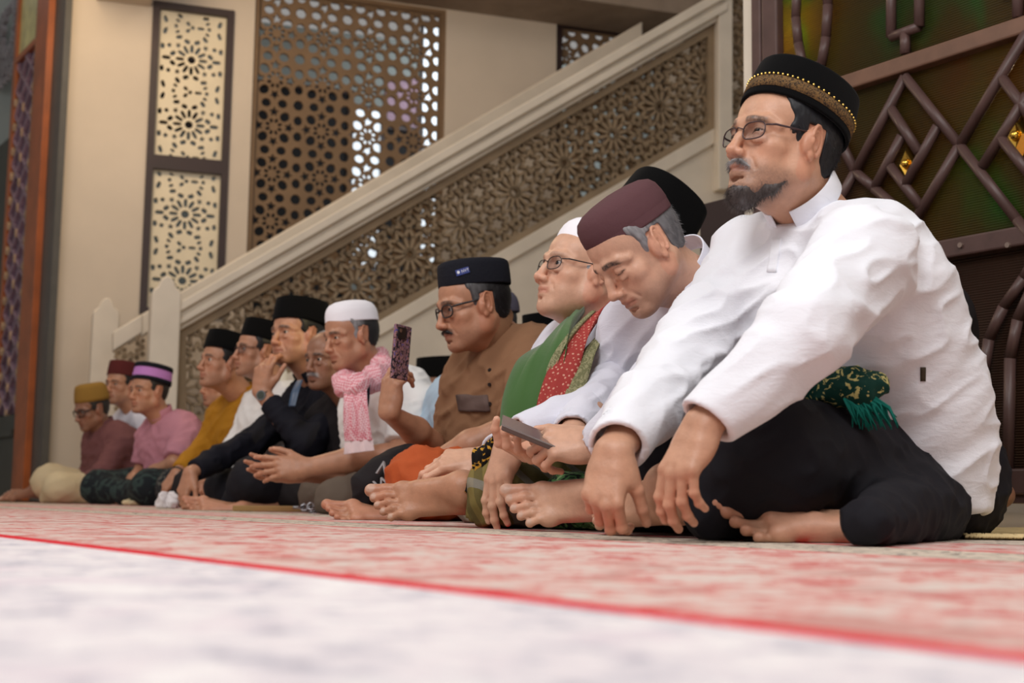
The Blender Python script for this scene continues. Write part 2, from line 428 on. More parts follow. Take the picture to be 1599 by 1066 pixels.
def lattice_board(parent,u0,z0,u1,z1,s,bw,mat,fmat,pl,zf=(-.12,-.02),zl=(-.085,-.05),c0=None,kind='star'):
    mb=MB(); frame_poly(mb,[(u0,z0),(u1,z0),(u1,z1),(u0,z1)],bw,*zf); mb.build('screen_frame',fmat,parent,Mx=pl.M)
    a,b,c_,d_=u0+bw,z0+bw,u1-bw,z1-bw
    H=screen_holes(kind,a+.012,b+.012,c_-.012,d_-.012,s,(a if c0 is None else c0[0]),(b if c0 is None else c0[1])) if kind!='rosette' else rosette_holes(a+.012,b+.012,c_-.012,d_-.012,c0)
    sheet('lattice_panel',[(a-.003,b-.003),(c_+.003,b-.003),(c_+.003,d_+.003),(a-.003,d_+.003)],H,zl[0],zl[1],mat,parent,pl.M)
def rosette_holes(x0,y0,x1,y1,c0):
    def slot(cx,cy,an,l,w): return globals()['slot'](cx,cy,an,l*1.16,w*1.5)
    def ngon(cx,cy,r,n=8,an=0,sx=1): return globals()['ngon'](cx,cy,r*1.45,n,an,sx)
    def star(cx,cy,an,r,n=5,q=.45): return globals()['star'](cx,cy,an,r*1.45,n,q)
    W=x1-x0; s=W*1.06; H=[]; cx=(x0+x1)/2
    cy=c0
    big=[];
    ylist=[]
    for j in range(-6,7):
        yy=cy+j*s; 
        if y0-s<yy<y1+s: ylist.append((yy,True)); 
        yy=cy+(j+.5)*s
        if y0-s<yy<y1+s: ylist.append((yy,False))
    for yy,b in ylist:
        if b:
            H.append(ngon(cx,yy,.042*s,10))
            for k in range(12):
                a=k*math.pi/6; r=.17*s; H.append(slot(cx+r*math.cos(a),yy+r*math.sin(a),a,.060*s,.018*s))
            for k in range(12):
                a=k*math.pi/6+math.pi/12; r=.285*s
                if k%3==1: H.append(star(cx+r*math.cos(a),yy+r*math.sin(a),a,.036*s,5))
                else: H.append(slot(cx+r*math.cos(a),yy+r*math.sin(a),a+(.9 if k%2 else -.9),.042*s,.022*s))
            for k in range(12):
                a=k*math.pi/6; r=.385*s
                if k in(0,6): r=.37*s; H.append(slot(cx+r*math.cos(a),yy+r*math.sin(a),a,.06*s,.020*s)); continue
                if k in(3,9): continue
                if k in (2,4,8,10): H.append(slot(cx+r*math.cos(a),yy+r*math.sin(a),a+1.2,.045*s,.02*s))
                else: H.append(ngon(cx+r*math.cos(a),yy+r*math.sin(a),.024*s,7))
            for sg in (-1,1):
                for q in (-.17,.17):
                    H.append(slot(cx+sg*.43*s,yy+q*s,math.pi/2,.04*s,.02*s))
        else:
            H.append(ngon(cx,yy,.022*s,8))
            for k in range(8):
                a=k*math.pi/4; r=.095*s if k%4 else .12*s
                if k in (2,6): continue
                if k in(0,4): H.append(slot(cx+r*math.cos(a),yy,0,.05*s,.016*s))
                else: H.append(slot(cx+r*math.cos(a),yy+r*math.sin(a)*.8,a,.034*s,.018*s))
            for sg in (-1,1):
                H.append(ngon(cx+sg*.245*s,yy,.022*s,8))
                for q in (-1,1):
                    H.append(slot(cx+sg*.31*s,yy+q*.06*s,q*sg*.95,.05*s,.019*s)); H.append(slot(cx+sg*.40*s,yy+q*.09*s,q*sg*1.25,.05*s,.019*s))
                    H.append(slot(cx+sg*.22*s,yy+q*.085*s,q*sg*.5,.032*s,.015*s))
    out=[]; box=[(x0,y0),(x1,y0),(x1,y1),(x0,y1)]
    for h in H:
        c=clip_poly(h,box)
        if len(c)>=3:
            A=abs(sum(c[i][0]*c[(i+1)%len(c)][1]-c[(i+1)%len(c)][0]*c[i][1] for i in range(len(c))))/2
            if A>2e-5 and clear_of(c,out): out.append(c)
    return out
t=empty('lattice_screen',WB.pt((ops[1][0]+ops[1][2])/2,ops[1][1]),'large brown star-pattern lattice screen filling the wall opening above the handrail','screen')
sc=(WB.uv(505,200)[0]-WB.uv(430,200)[0])
lattice_board(t,*ops[1],sc,.035,LATT2,LATT2,WB,c0=(WB.uv(429,195)[0]-sc*2,WB.uv(429,195)[1]-sc*12))
t=empty('lattice_screen',WB.pt((ops[2][0]+ops[2][2])/2,ops[2][1]),'small dark brown lattice screen behind the upper end of the handrail','screen')
lattice_board(t,*ops[2],sc,.06,LATT2,DKFRAME,WB,c0=(ops[2][0]+.1,ops[2][1]+.1))
# framed cream rosette panels (opening 1)
zc=WB.uv(292,257)[1]; u0_,z0_,u1_,z1_=ops[0]
cpx=[WB.uv(295,75)[1],WB.uv(290,192)[1]]
for (za,zb,cen,lab) in ((zc,z1_,WB.uv(294,193)[1],'upper cream rosette lattice panel in a dark brown frame'),(z0_,zc,WB.uv(288,333)[1],'lower cream rosette lattice panel in a dark brown frame, just above the newel posts')):
    t=empty('lattice_panel_window',WB.pt((u0_+u1_)/2,za),lab,'screen')
    lattice_board(t,u0_,za,u1_,zb,1,.055,PANEL,DKFRAME,WB,zf=(-.12,.02),zl=(-.06,-.03),c0=cen,kind='rosette')
# --- the room beyond the screens
BACKB=plain('back_room_blue_wall',srgb(150,158,156),.8,var=.06,scale=2)
BP=Plane((0,14.6),(1,.35))
ob=MB().box((-8,-.012,-.1),(7,5,0)).build('wall_far',BACKB,None,Mx=BP.M); tag(ob,kind='structure')
PINK=plain('pink_notice',srgb(178,150,168),.8)
def bprec(x0,y0,x1,y1): return rect(BP,x0,y0,x1,y1)
for i,(r,lab) in enumerate((((388,140,541,420),'dark doorway seen through the big lattice screen'),((598,205,650,420),'narrow dark doorway at right behind the big lattice screen'),((232,95,300,200),'dark window in the far room behind the cream panel'))):
    u0,z0,u1,z1=bprec(*r); z0=max(z0,0)
    if i<2: z0=-.012
    b=MB(); b.box((u0,z0,0),(u1,z1,.02)); d=b.build('door_%d'%(i+3) if i<2 else 'window_1',DARK,None,Mx=BP.M); d['kind']='structure'
    fb=MB(); frame_poly(fb,[(u0-.05,z0),(u1+.05,z0),(u1+.05,z1+.05),(u0-.05,z1+.05)],.05,0,.05); fb.build('door_frame' if i<2 else 'window_frame',DKFRAME,d,Mx=BP.M)
WINL=Mat('daylit_window',(.8,.85,.9,1),.4); WINL.b.inputs['Emission Color'].default_value=(.82,.92,1,1); WINL.b.inputs['Emission Strength'].default_value=.75  # emission added so the panels show as bright strips behind the screen
for i,r in enumerate(((543,170,596,420),(657,40,692,420))):
    u0,z0,u1,z1=bprec(*r); z0=max(z0,.02); d=MB().box((u0,z0,0),(u1,z1,.015)).build('window_%d'%(i+2),WINL.m,None,Mx=BP.M); d['kind']='structure'
    fb=MB(); frame_poly(fb,[(u0-.03,z0),(u1+.03,z0),(u1+.03,z1+.03),(u0-.03,z1+.03)],.03,0,.04); fb.build('window_frame',DKFRAME,d,Mx=BP.M)
u0,z0,u1,z1=bprec(600,120,652,205)
ob=MB().box((u0,z0,.0),(u1,z1,.02)).build('notice_board',PINK,None,Mx=BP.M); tag(ob,'pale pink notice board glimpsed through the big lattice screen','board')
LAMP=Mat('lamp_glass',(1,.95,.8,1),.3); LAMP.b.inputs['Emission Color'].default_value=(1,.85,.6,1); LAMP.b.inputs['Emission Strength'].default_value=14
def bulb(px,py,Y,r,lab,col=None):
    c=at(px,py,Y); t=empty('wall_lamp',c,lab,'lamp')
    bm=bmesh.new(); bmesh.ops.create_uvsphere(bm,u_segments=16,v_segments=10,radius=r,matrix=Matrix.Translation(c)); me=bpy.data.meshes.new('bulb'); bm.to_mesh(me); bm.free(); me.materials.append(LAMP.m)
    o=bpy.data.objects.new('bulb',me); COL.objects.link(o); par(o,t)
    MB().tube([c+np.array([0,r*.8,0]),c+np.array([0,r*2.6,0])],r*.5,10).build('lamp_mount',DKFRAME,t,smooth=True)
bulb(401,108,13.9,.05,'small bright lamp seen through the upper left of the big lattice screen')
bulb(399,351,13.9,.06,'small warm lamp seen through the lower left of the big lattice screen')
# --- side pieces of the hall: left pillar return and ceiling over the stairs
uA=WB.uv(150,5)[0]
ob=MB().box((WB.uv(150,3)[0],WB.uv(180,4)[1],-.01),(WB.uv(222,8)[0]+.06,ZT,.9)).build('trim_1',WALL,None,Mx=WB.M); tag(ob,kind='structure')
ob=MB().box((WB.uv(222,8)[0],WB.uv(560,1)[1]+.03,0),(uR+2.5,ZT,.62)).build('trim_2',plain('beam_shade_tone',srgb(150,135,120),.8),None,Mx=WB.M); tag(ob,kind='structure')  # shade under the slab is put into the beam's darker colour
ob=MB().box((-8,4.7,-.4),(9,4.8,1.9)).build('ceiling',WALL,None,Mx=WB.M); tag(ob,kind='structure')
# --- staircase
stair=empty('staircase',ST.pt(ST.uv(650,600)[0],0),'cream stone staircase rising to the right with star-lattice balustrade and newel posts','staircase')
S=lambda x,y:ST.uv(x,y)
def strip(pa,pb,pc,pd,z0,z1,name,mat,bev=.0,pl=ST):
    mb=MB(); mb.prism(ccw([pl.uv(*p) for p in (pa,pb,pc,pd)]),z0,z1); return mb.build(name,mat,stair,Mx=pl.M,bevel=bev)
HRX0,HRX1=272,1125
top=lambda x:235-.577*(x-700); lowr=lambda x:275-.572*(x-700)
# moulded handrail: stepped layers
for (da,db,z0,z1) in ((-3,12,-.06,.14),(11,22,-.04,.10),(21,32,-.05,.12),(31,40,-.03,.075)):
    strip((HRX0,top(HRX0)+da),(HRX1,top(HRX1)+da),(HRX1,top(HRX1)+db+1),(HRX0,top(HRX0)+db),z0,z1,'handrail_moulding',CREAM,.008)
strip((HRX0,top(HRX0)-2),(HRX1,top(HRX1)-2),(HRX1,top(HRX1)+39),(HRX0,top(HRX0)+38),-.12,.0,'handrail',CREAM,.01)
# far rail of the flight, behind
ST2=Plane((0,10.75),(1,.35))
mb=MB(); mb.prism(ccw([ST2.uv(*p) for p in ((200,top(200)-20),(1000,top(1000)-26),(1000,top(1000)+15),(200,top(200)+15))]),-.05,.05); mb.build('far_handrail',CREAM,stair,Mx=ST2.M,bevel=.015)
# balustrade panel
pl0=lambda x:275+1.5-.5725*(x-700); pl1=lambda x:441-.575*(x-700)
quad=ccw([S(277,pl0(277)),S(1113,pl0(1113)),S(1113,pl1(1113)),S(277,pl1(277))])
mb=MB(); frame_poly(mb,quad,.055,-.06,.03); mb.build('balustrade_frame',LATT,stair,Mx=ST.M)
p1=S(804,300); p2=S(882,254); dv=p2-p1; dist=np.linalg.norm(dv); rot=math.atan2(dv[1],dv[0])
qi=inset(quad,.04)
segs=lattice_4612(p1[0],p1[1],dist,rot,12,2)
straps('lattice_straps',segs,qi,.022,-.06,.0,LATT,stair,ST.M)
# under-stair wall, stringer
mb=MB(); mb.prism(ccw([S(277,pl1(277)),S(1113,pl1(1113)),S(1250,pl1(1113)-10),S(1250,300)*[1,0]+[0,-.012],S(277,300)*[1,0]+[0,-.012]]),-.25,-.0); mb.build('under_stair_wall',CREAM,stair,Mx=ST.M)
mb=MB(); mb.prism(ccw([S(277,pl1(277)-2),S(1113,pl1(1113)-2),S(1113,pl1(1113)+22),S(277,pl1(277)+22)]),-.02,.035); mb.build('stringer',CREAM,stair,Mx=ST.M,bevel=.008)
# steps behind
mb=MB()
sa=S(300,pl1(300)-6); sb=S(1100,pl1(1100)-6); ns=20
for k in range(ns):
    ua=sa[0]+(sb[0]-sa[0])*k/ns; ub=sa[0]+(sb[0]-sa[0])*(k+1)/ns; z=sa[1]+(sb[1]-sa[1])*(k)/ns
    mb.box((ua,z-.25,-1.05),(ub+.02,z,-.06))
o=mb.build('stair_steps',plain('stair_stone_darkened',srgb(112,92,72),.7),stair,Mx=ST.M)  # darker than the cream stone: shade behind the lattice put into the colour
# upper landing post + lattice + newels
strip((1113,-40),(1135,-40),(1135,300),(1113,300),-.10,.10,'landing_post',CREAM,.01)
strip((1166,-40),(1190,-40),(1190,330),(1166,330),-.10,.10,'landing_post',CREAM,.01)
q2=ccw([S(1135,-40),S(1166,-40),S(1166,180),S(1135,180)])
straps('lattice_straps',lattice_4612(*S(1150,80),dist,0,2,5),q2,.026,-.035,0,LATT,stair,ST.M)
def newel(x0,x1,ytop,Yp,name='newel_post'):
    pl=Plane((0,Yp),(1,.35)); a=pl.uv(x0,600)[0]; b=pl.uv(x1,600)[0]; zt=pl.uv((x0+x1)/2,ytop)[1]; m=(a+b)/2; h=b-a
    prof=[(a,-.012),(b,-.012),(b,zt-.62*h),(b-.06*h,zt-.5*h),(b-.2*h,zt-.38*h),(m+.22*h,zt-.16*h),(m+.1*h,zt-.04*h),(m,zt),(m-.1*h,zt-.04*h),(m-.22*h,zt-.16*h),(a+.2*h,zt-.38*h),(a+.06*h,zt-.5*h),(a,zt-.62*h)]
    mb=MB(); mb.prism(prof,-.12,.12); return mb.build(name,CREAM,stair,Mx=pl.M,bevel=.012)
newel(229,275,434,9.66); newel(139,181,467,10.7)
# lower rail between newels and its lattice
strip((181,508),(229,480),(229,510),(181,540),-.5,-.35,'far_lower_rail',CREAM,.01)
q3=ccw([S(184,545),S(227,515),S(227,740),S(184,740)])
straps('lattice_straps',lattice_4612(*S(205,600),dist,0,2,5),q3,.026,-.235,-.2,LATT,stair,ST.M)
mb=MB(); mb.prism([(S(940,80)[0],S(940,90)[1]),(S(985,80)[0],S(985,105)[1]),(S(980,80)[0],S(975,62)[1]),(S(963,80)[0],S(963,45)[1]),(S(944,80)[0],S(950,62)[1])][::1],-1.2,-1.0); mb.build('far_newel_post',CREAM,stair,Mx=ST.M)
# --- left pillar + carved door (door_2) at far left
pil=Plane(WB.pt(uL,0)[:2],D2)
fa=at(88,400,10.0)
CW=Plane(at(112,500,9.35)[:2],-D2)  # carved door plane
ORW=plain('orange_varnished_wood',srgb(156,82,38),.4,var=.25,scale=4)
CARV=plain('carved_dark_wood',srgb(112,90,108),.45,var=.35,scale=9,bump=.6,bscale=30)
CARV2=plain('carved_relief_wood',srgb(146,122,138),.4,var=.3,scale=9)
EDGE=plain('door_edge_grey',srgb(78,76,72),.5)
GREENG=plain('green_gold_glass',srgb(196,190,130),.3,var=.3,scale=8)
DKW=plain('dark_stained_wood',srgb(52,52,48),.45,var=.2,scale=5)
d2=empty('door_2',CW.pt(0,0)); d2['kind']='structure'
C=lambda x,y:CW.uv(x,y)
mb=MB()
uE=C(97,400)[0]
us={}
for nm,x in (('a',22),('b',28),('c',50),('d',62),('e',84)): us[nm]=C({'a':28,'b':33,'c':66,'d':72,'e':84}[nm],300)[0]
us={'a':C(13,300)[0],'b':C(17,300)[0],'c':C(46,300)[0],'d':C(51,300)[0],'e':C(71,300)[0]}
zb=C(45,640)[1]; zt_=ZT
for a,b in (('a','b'),('c','d')):
    pass
MB().box((us['a'],zb,-.03),(us['b'],zt_,.02)).build('stile',ORW,d2,Mx=CW.M)
MB().box((us['d']+.05,0,-.05),(us['e'],zt_,.05)).build('stile',ORW,d2,Mx=CW.M)
MB().box((us['e'],0,-.05),(us['e']+.30,zt_,.0)).build('door_edge',EDGE,d2,Mx=CW.M)
MB().box((us['c'],0,-.03),(us['d']-.02,zt_,.02)).build('stile',ORW,d2,Mx=CW.M)
# beaded strip
mb=MB()
for k in range(90):
    z=.75+k*.045; u=us['d']+.02
    mb.box((u-.022,z,-.02),(u+.022,z+.03,.045))
mb.build('beaded_strip',plain('gilded_bead',srgb(150,112,72),.35,metal=.3,var=.3),d2,Mx=CW.M)
z1=C(38,90)[1]
MB().box((us['b'],zb,-.05),(us['c'],z1,-.02)).build('carved_panel',CARV,d2,Mx=CW.M)
MB().box((us['b'],z1,-.04),(us['c'],z1+.05,.02)).build('door_rail',ORW,d2,Mx=CW.M)
MB().box((us['b'],z1+.05,-.04),(us['c'],zt_,-.0)).build('glass_panel',GREENG,d2,Mx=CW.M)
mb=MB(); W_=us['c']-us['b']; polyc=[(us['b'],zb),(us['c'],zb),(us['c'],z1),(us['b'],z1)]
for k in range(-4,30):
    z=zb+k*.21
    for s_ in (1,-1):
        a=(us['b'],z) if s_>0 else (us['c'],z); b=(us['c'],z+.42) if s_>0 else (us['b'],z+.42)
        c=clip_seg(a,b,polyc)
        if c: mb.bar2(c[0],c[1],.022,-.02,.008)
mb.build('carved_lattice',CARV2,d2,Mx=CW.M)
mb=MB()
for k in range(0,26):
    z=zb+k*.105; u=us['b']+W_*(.5 if k%2==0 else .05)
    for u in ([us['b']+W_*.5] if k%2==0 else [us['b']+.03,us['c']-.03]):
        mb.prism([(u-.02,z),(u,z-.035),(u+.02,z),(u,z+.035)],-.02,.02)
mb.build('carved_studs',plain('stud_wood',srgb(190,160,130),.3,var=.2),d2,Mx=CW.M)
MB().box((us['a']-1.2,0,-.06),(us['d']-.02,zb-.02,.03)).box((us['a']-1.2,zb*.72,.03),(us['d']-.02,zb*.8,.06)).build('plinth_panel',DKW,d2,Mx=CW.M)
MB().box((us['a']-1.2,zb-.02,-.06),(us['a'],C(5,215)[1],-.04)).build('dark_leaf',DKW,d2,Mx=CW.M)
ob=MB().box((-3.5,-.012,-.4),(us['e']-.25,ZT,-.3)).build('wall_left',plain('left_wall_grey',srgb(190,184,178),.8),None,Mx=CW.M); tag(ob,kind='structure')
u0,z0=C(-30,115); u1,zz=C(22,115)
ls=empty('lattice_screen',CW.pt(u0,z0),'pale grey hexagon lattice screen at the top left corner of the picture','screen')
GL=plain('grey_lattice',srgb(150,145,150),.6)
straps('lattice_straps',lattice_4612((u0+u1)/2,z0+.5,.75,0,4,4,inner=False),[(u0-.5,z0),(u1+.1,z0),(u1+.1,ZT-.02),(u0-.5,ZT-.02)],.05,-.27,-.23,GL,ls,CW.M)
# --- right folding glass door (door_1)
dr=empty('door_1',DW.pt(0,0)); dr['kind']='structure'
W=lambda x,y:DW.uv(x,y)
uJ=W(1200,400)[0]; uEnd=W(1599,400)[0]+1.2; ZD=2.55
MB().box((W(1170,400)[0],-.012,-.03),(W(1185,400)[0],ZD,.02)).build('jamb',CREAM,dr,Mx=DW.M)
MB().box((W(1185,400)[0],-.012,-.03),(uJ,ZD,.03)).build('jamb',BROWNM,dr,Mx=DW.M,bevel=.006)
MB().box((uJ+.006,.04,-.05),(W(1226,400)[0],ZD,.03)).build('stile',BROWNM,dr,Mx=DW.M,bevel=.006)
MB().box((uEnd-.08,.04,-.05),(uEnd,ZD,.03)).build('stile',BROWNM,dr,Mx=DW.M,bevel=.006)
za=W(1455,140-.33*0)[1]
zU=W(1450,93)[1]; zM=W(1530,383)[1]; zB=W(1580,752)[1]
print('door rails z',zU,zM,zB)
hw=.028
for nm,z,h in (('upper_rail',zU,.026),('middle_rail',zM,.028),('bottom_rail',zB,.035),('top_rail',ZD-.04,.04)):
    MB().box((W(1226,400)[0],z-h,-.03),(uEnd-.08,z+h,.035)).build(nm,RAILM if nm=='upper_rail' else BROWNM,dr,Mx=DW.M,bevel=.006)
MB().box((W(1226,400)[0],zB-.06,-.02),(uEnd-.08,zB-.02,.02)).build('kick_rail',BROWNM,dr,Mx=DW.M,bevel=.004)
# ribbed translucent glass
def gmat(name,stops,sc_,tr):
    g=Mat(name,(.3,.2,.1,1),.28); tcx=g.n('ShaderNodeTexCoord'); 
    wv=g.n('ShaderNodeTexWave'); wv.bands_direction='Z'; wv.inputs['Scale'].default_value=42; wv.inputs['Distortion'].default_value=0
    g.l(tcx.outputs['Object'],wv.inputs['Vector'])
    nv=g.noise(g.coord(scale=(1,1,.6)),sc_,3,.5,.3); col=g.ramp(nv,stops); g.color(col)
    g.bump(wv.outputs['Fac'],.8,.004)
    trn=g.n('ShaderNodeBsdfTranslucent'); g.l(col,trn.inputs['Color'])
    mx=g.n('ShaderNodeMixShader'); mx.inputs[0].default_value=tr; g.l(g.b.outputs[0],mx.inputs[1]); g.l(trn.outputs[0],mx.inputs[2])
    g.l(mx.outputs[0],g.t.nodes['Material Output'].inputs['Surface']); return g.m
GA=gmat('ribbed_amber_glass',[(.42,srgb(72,52,26)),(.56,srgb(66,60,28)),(.66,srgb(44,84,38)),(.8,srgb(40,104,46))],2.2,.45)
GG=gmat('ribbed_green_glass',[(.42,srgb(72,52,26)),(.56,srgb(66,60,28)),(.66,srgb(44,84,38)),(.8,srgb(40,104,46))],2.2,.45)
GD=gmat('ribbed_dark_glass',[(.3,srgb(48,32,24)),(.7,srgb(66,44,32))],2,.3)
uS=W(1226,400)[0]; um=W(1422,100)[0]
MB().box((uS,zU,-.008),(um,ZD,-.002)).build('green_pane',GG,dr,Mx=DW.M)
MB().box((um,zU,-.008),(uEnd-.08,ZD,-.002)).build('amber_pane',GA,dr,Mx=DW.M)
um2=W(1440,300)[0]
MB().box((uS,zM,-.008),(um2,zU,-.002)).build('green_pane',GG,dr,Mx=DW.M)
MB().box((um2,zM,-.008),(uEnd-.08,zU,-.002)).build('amber_pane',GA,dr,Mx=DW.M)
MB().box((uS,zB,-.008),(uEnd-.08,zM,-.002)).build('dark_pane',GD,dr,Mx=DW.M)
# grille bars
def gbar(pts,r=.016,nm='grille_bar',zc_=.022,closed=False,k=1):
    mb=MB(); P=[(*W(*p),zc_) for p in pts]
    if closed: P=P+[P[0]]
    for a,b in zip(P[:-1],P[1:]): mb.tube([a,b],r,8)
    return mb.build(nm,BROWNM,dr,smooth=True,Mx=DW.M)
for seg in ([(1421,122),(1506,229)],[(1506,229),(1596,345)],[(1596,345),(1640,402)],[(1612,52),(1506,229)],[(1506,229),(1435,349)],[(1421,122),(1343,270)],[(1343,270),(1373,296)],[(1373,296),(1430,345)],
            [(1399,172),(1443,240)],[(1472,199),(1420,293)],[(1416,214),(1373,296)],[(1398,262),(1446,325)],[(1311,205),(1343,270)],[(1343,270),(1300,345)],[(1572,124),(1625,195)],[(1612,150),(1542,262)],[(1570,217),(1625,285)]):
    gbar(seg)
gbar([(1263,-60),(1252,-20),(1250,30),(1254,70),(1262,108)]); gbar([(1262,108),(1290,104)]); gbar([(1290,104),(1297,60),(1300,10),(1296,-60)])
gbar([(1399,-50),(1399,60)]); gbar([(1399,60),(1443,44)]); gbar([(1443,44),(1443,-60)]); gbar([(1421,54),(1421,86)])
gbar([(1572,-10),(1599,-18)]); gbar([(1597,-40),(1597,30)])
gbar([(1625,405),(1607,435),(1575,480),(1552,530),(1543,590),(1541,740)])
gbar([(1640,430),(1620,450),(1597,500),(1585,560),(1582,740)])
for (x,y) in ((1421,257),(1592,213)):
    c=W(x,y); mb=MB(); a,b=.042,.072
    P=[(c[0]-a,c[1]),(c[0],c[1]-b),(c[0]+a,c[1]),(c[0],c[1]+b)]
    q=[(c[0]-a*.55,c[1]),(c[0],c[1]-b*.55),(c[0]+a*.55,c[1]),(c[0],c[1]+b*.55)]
    v=[(*p,0) for p in P]+[(*p,.02) for p in q]+[(c[0],c[1],.012)]
    mb.raw(v,[(i,(i+1)%4,4+(i+1)%4,4+i) for i in range(4)]+[(4+i,4+(i+1)%4,8) for i in range(4)]+[(3,2,1,0)])
    mb.build('gold_ornament',GOLD,dr,Mx=DW.M)
    bm=bmesh.new(); bmesh.ops.create_uvsphere(bm,u_segments=14,v_segments=8,radius=.014,matrix=Matrix(DW.M)@Matrix.Translation((c[0],c[1],.02))); me=bpy.data.meshes.new('boss'); bm.to_mesh(me); bm.free(); me.materials.append(GOLD)
    for p in me.polygons: p.use_smooth=True
    o=bpy.data.objects.new('gold_boss',me); COL.objects.link(o); par(o,dr)
mb=MB()
for x in (1470,1513,1587):
    c=W(x,385); bm=None; mb.tube([(c[0],c[1],.03),(c[0],c[1],.042)],.008,8)
mb.build('rivets',plain('rivet_metal',srgb(150,130,120),.3,metal=.6),dr,Mx=DW.M)
# added lights behind the coloured glass, for its gold reflections and green glow
def glow(px,py,off,power,col,size):
    u,z=W(px,py); p=DW.pt(u,z,-off); q=DW.pt(u,z,0); area('added_glow_behind_glass',p,q,size,power,col)
glow(1236,45,.16,55,(1,.78,.38),.05); glow(1350,60,.7,1.4,(1,1,.6),.3); glow(1400,250,.7,1.2,(1,1,.6),.3); glow(1572,115,.3,26,(1,.75,.45),.25); glow(1485,330,.4,22,(1,.75,.45),.3)
# wall above/beside the right door and dark panel left of it
ob=MB().box((W(1170,400)[0],ZD,-.15),(uEnd+1,ZT,.0)).build('wall_right',WALL,None,Mx=DW.M); tag(ob,kind='structure')
ob=MB().box((uEnd,-.012,-.15),(uEnd+1.2,ZD,.0)).build('trim_3',WALL,None,Mx=DW.M); tag(ob,kind='structure')
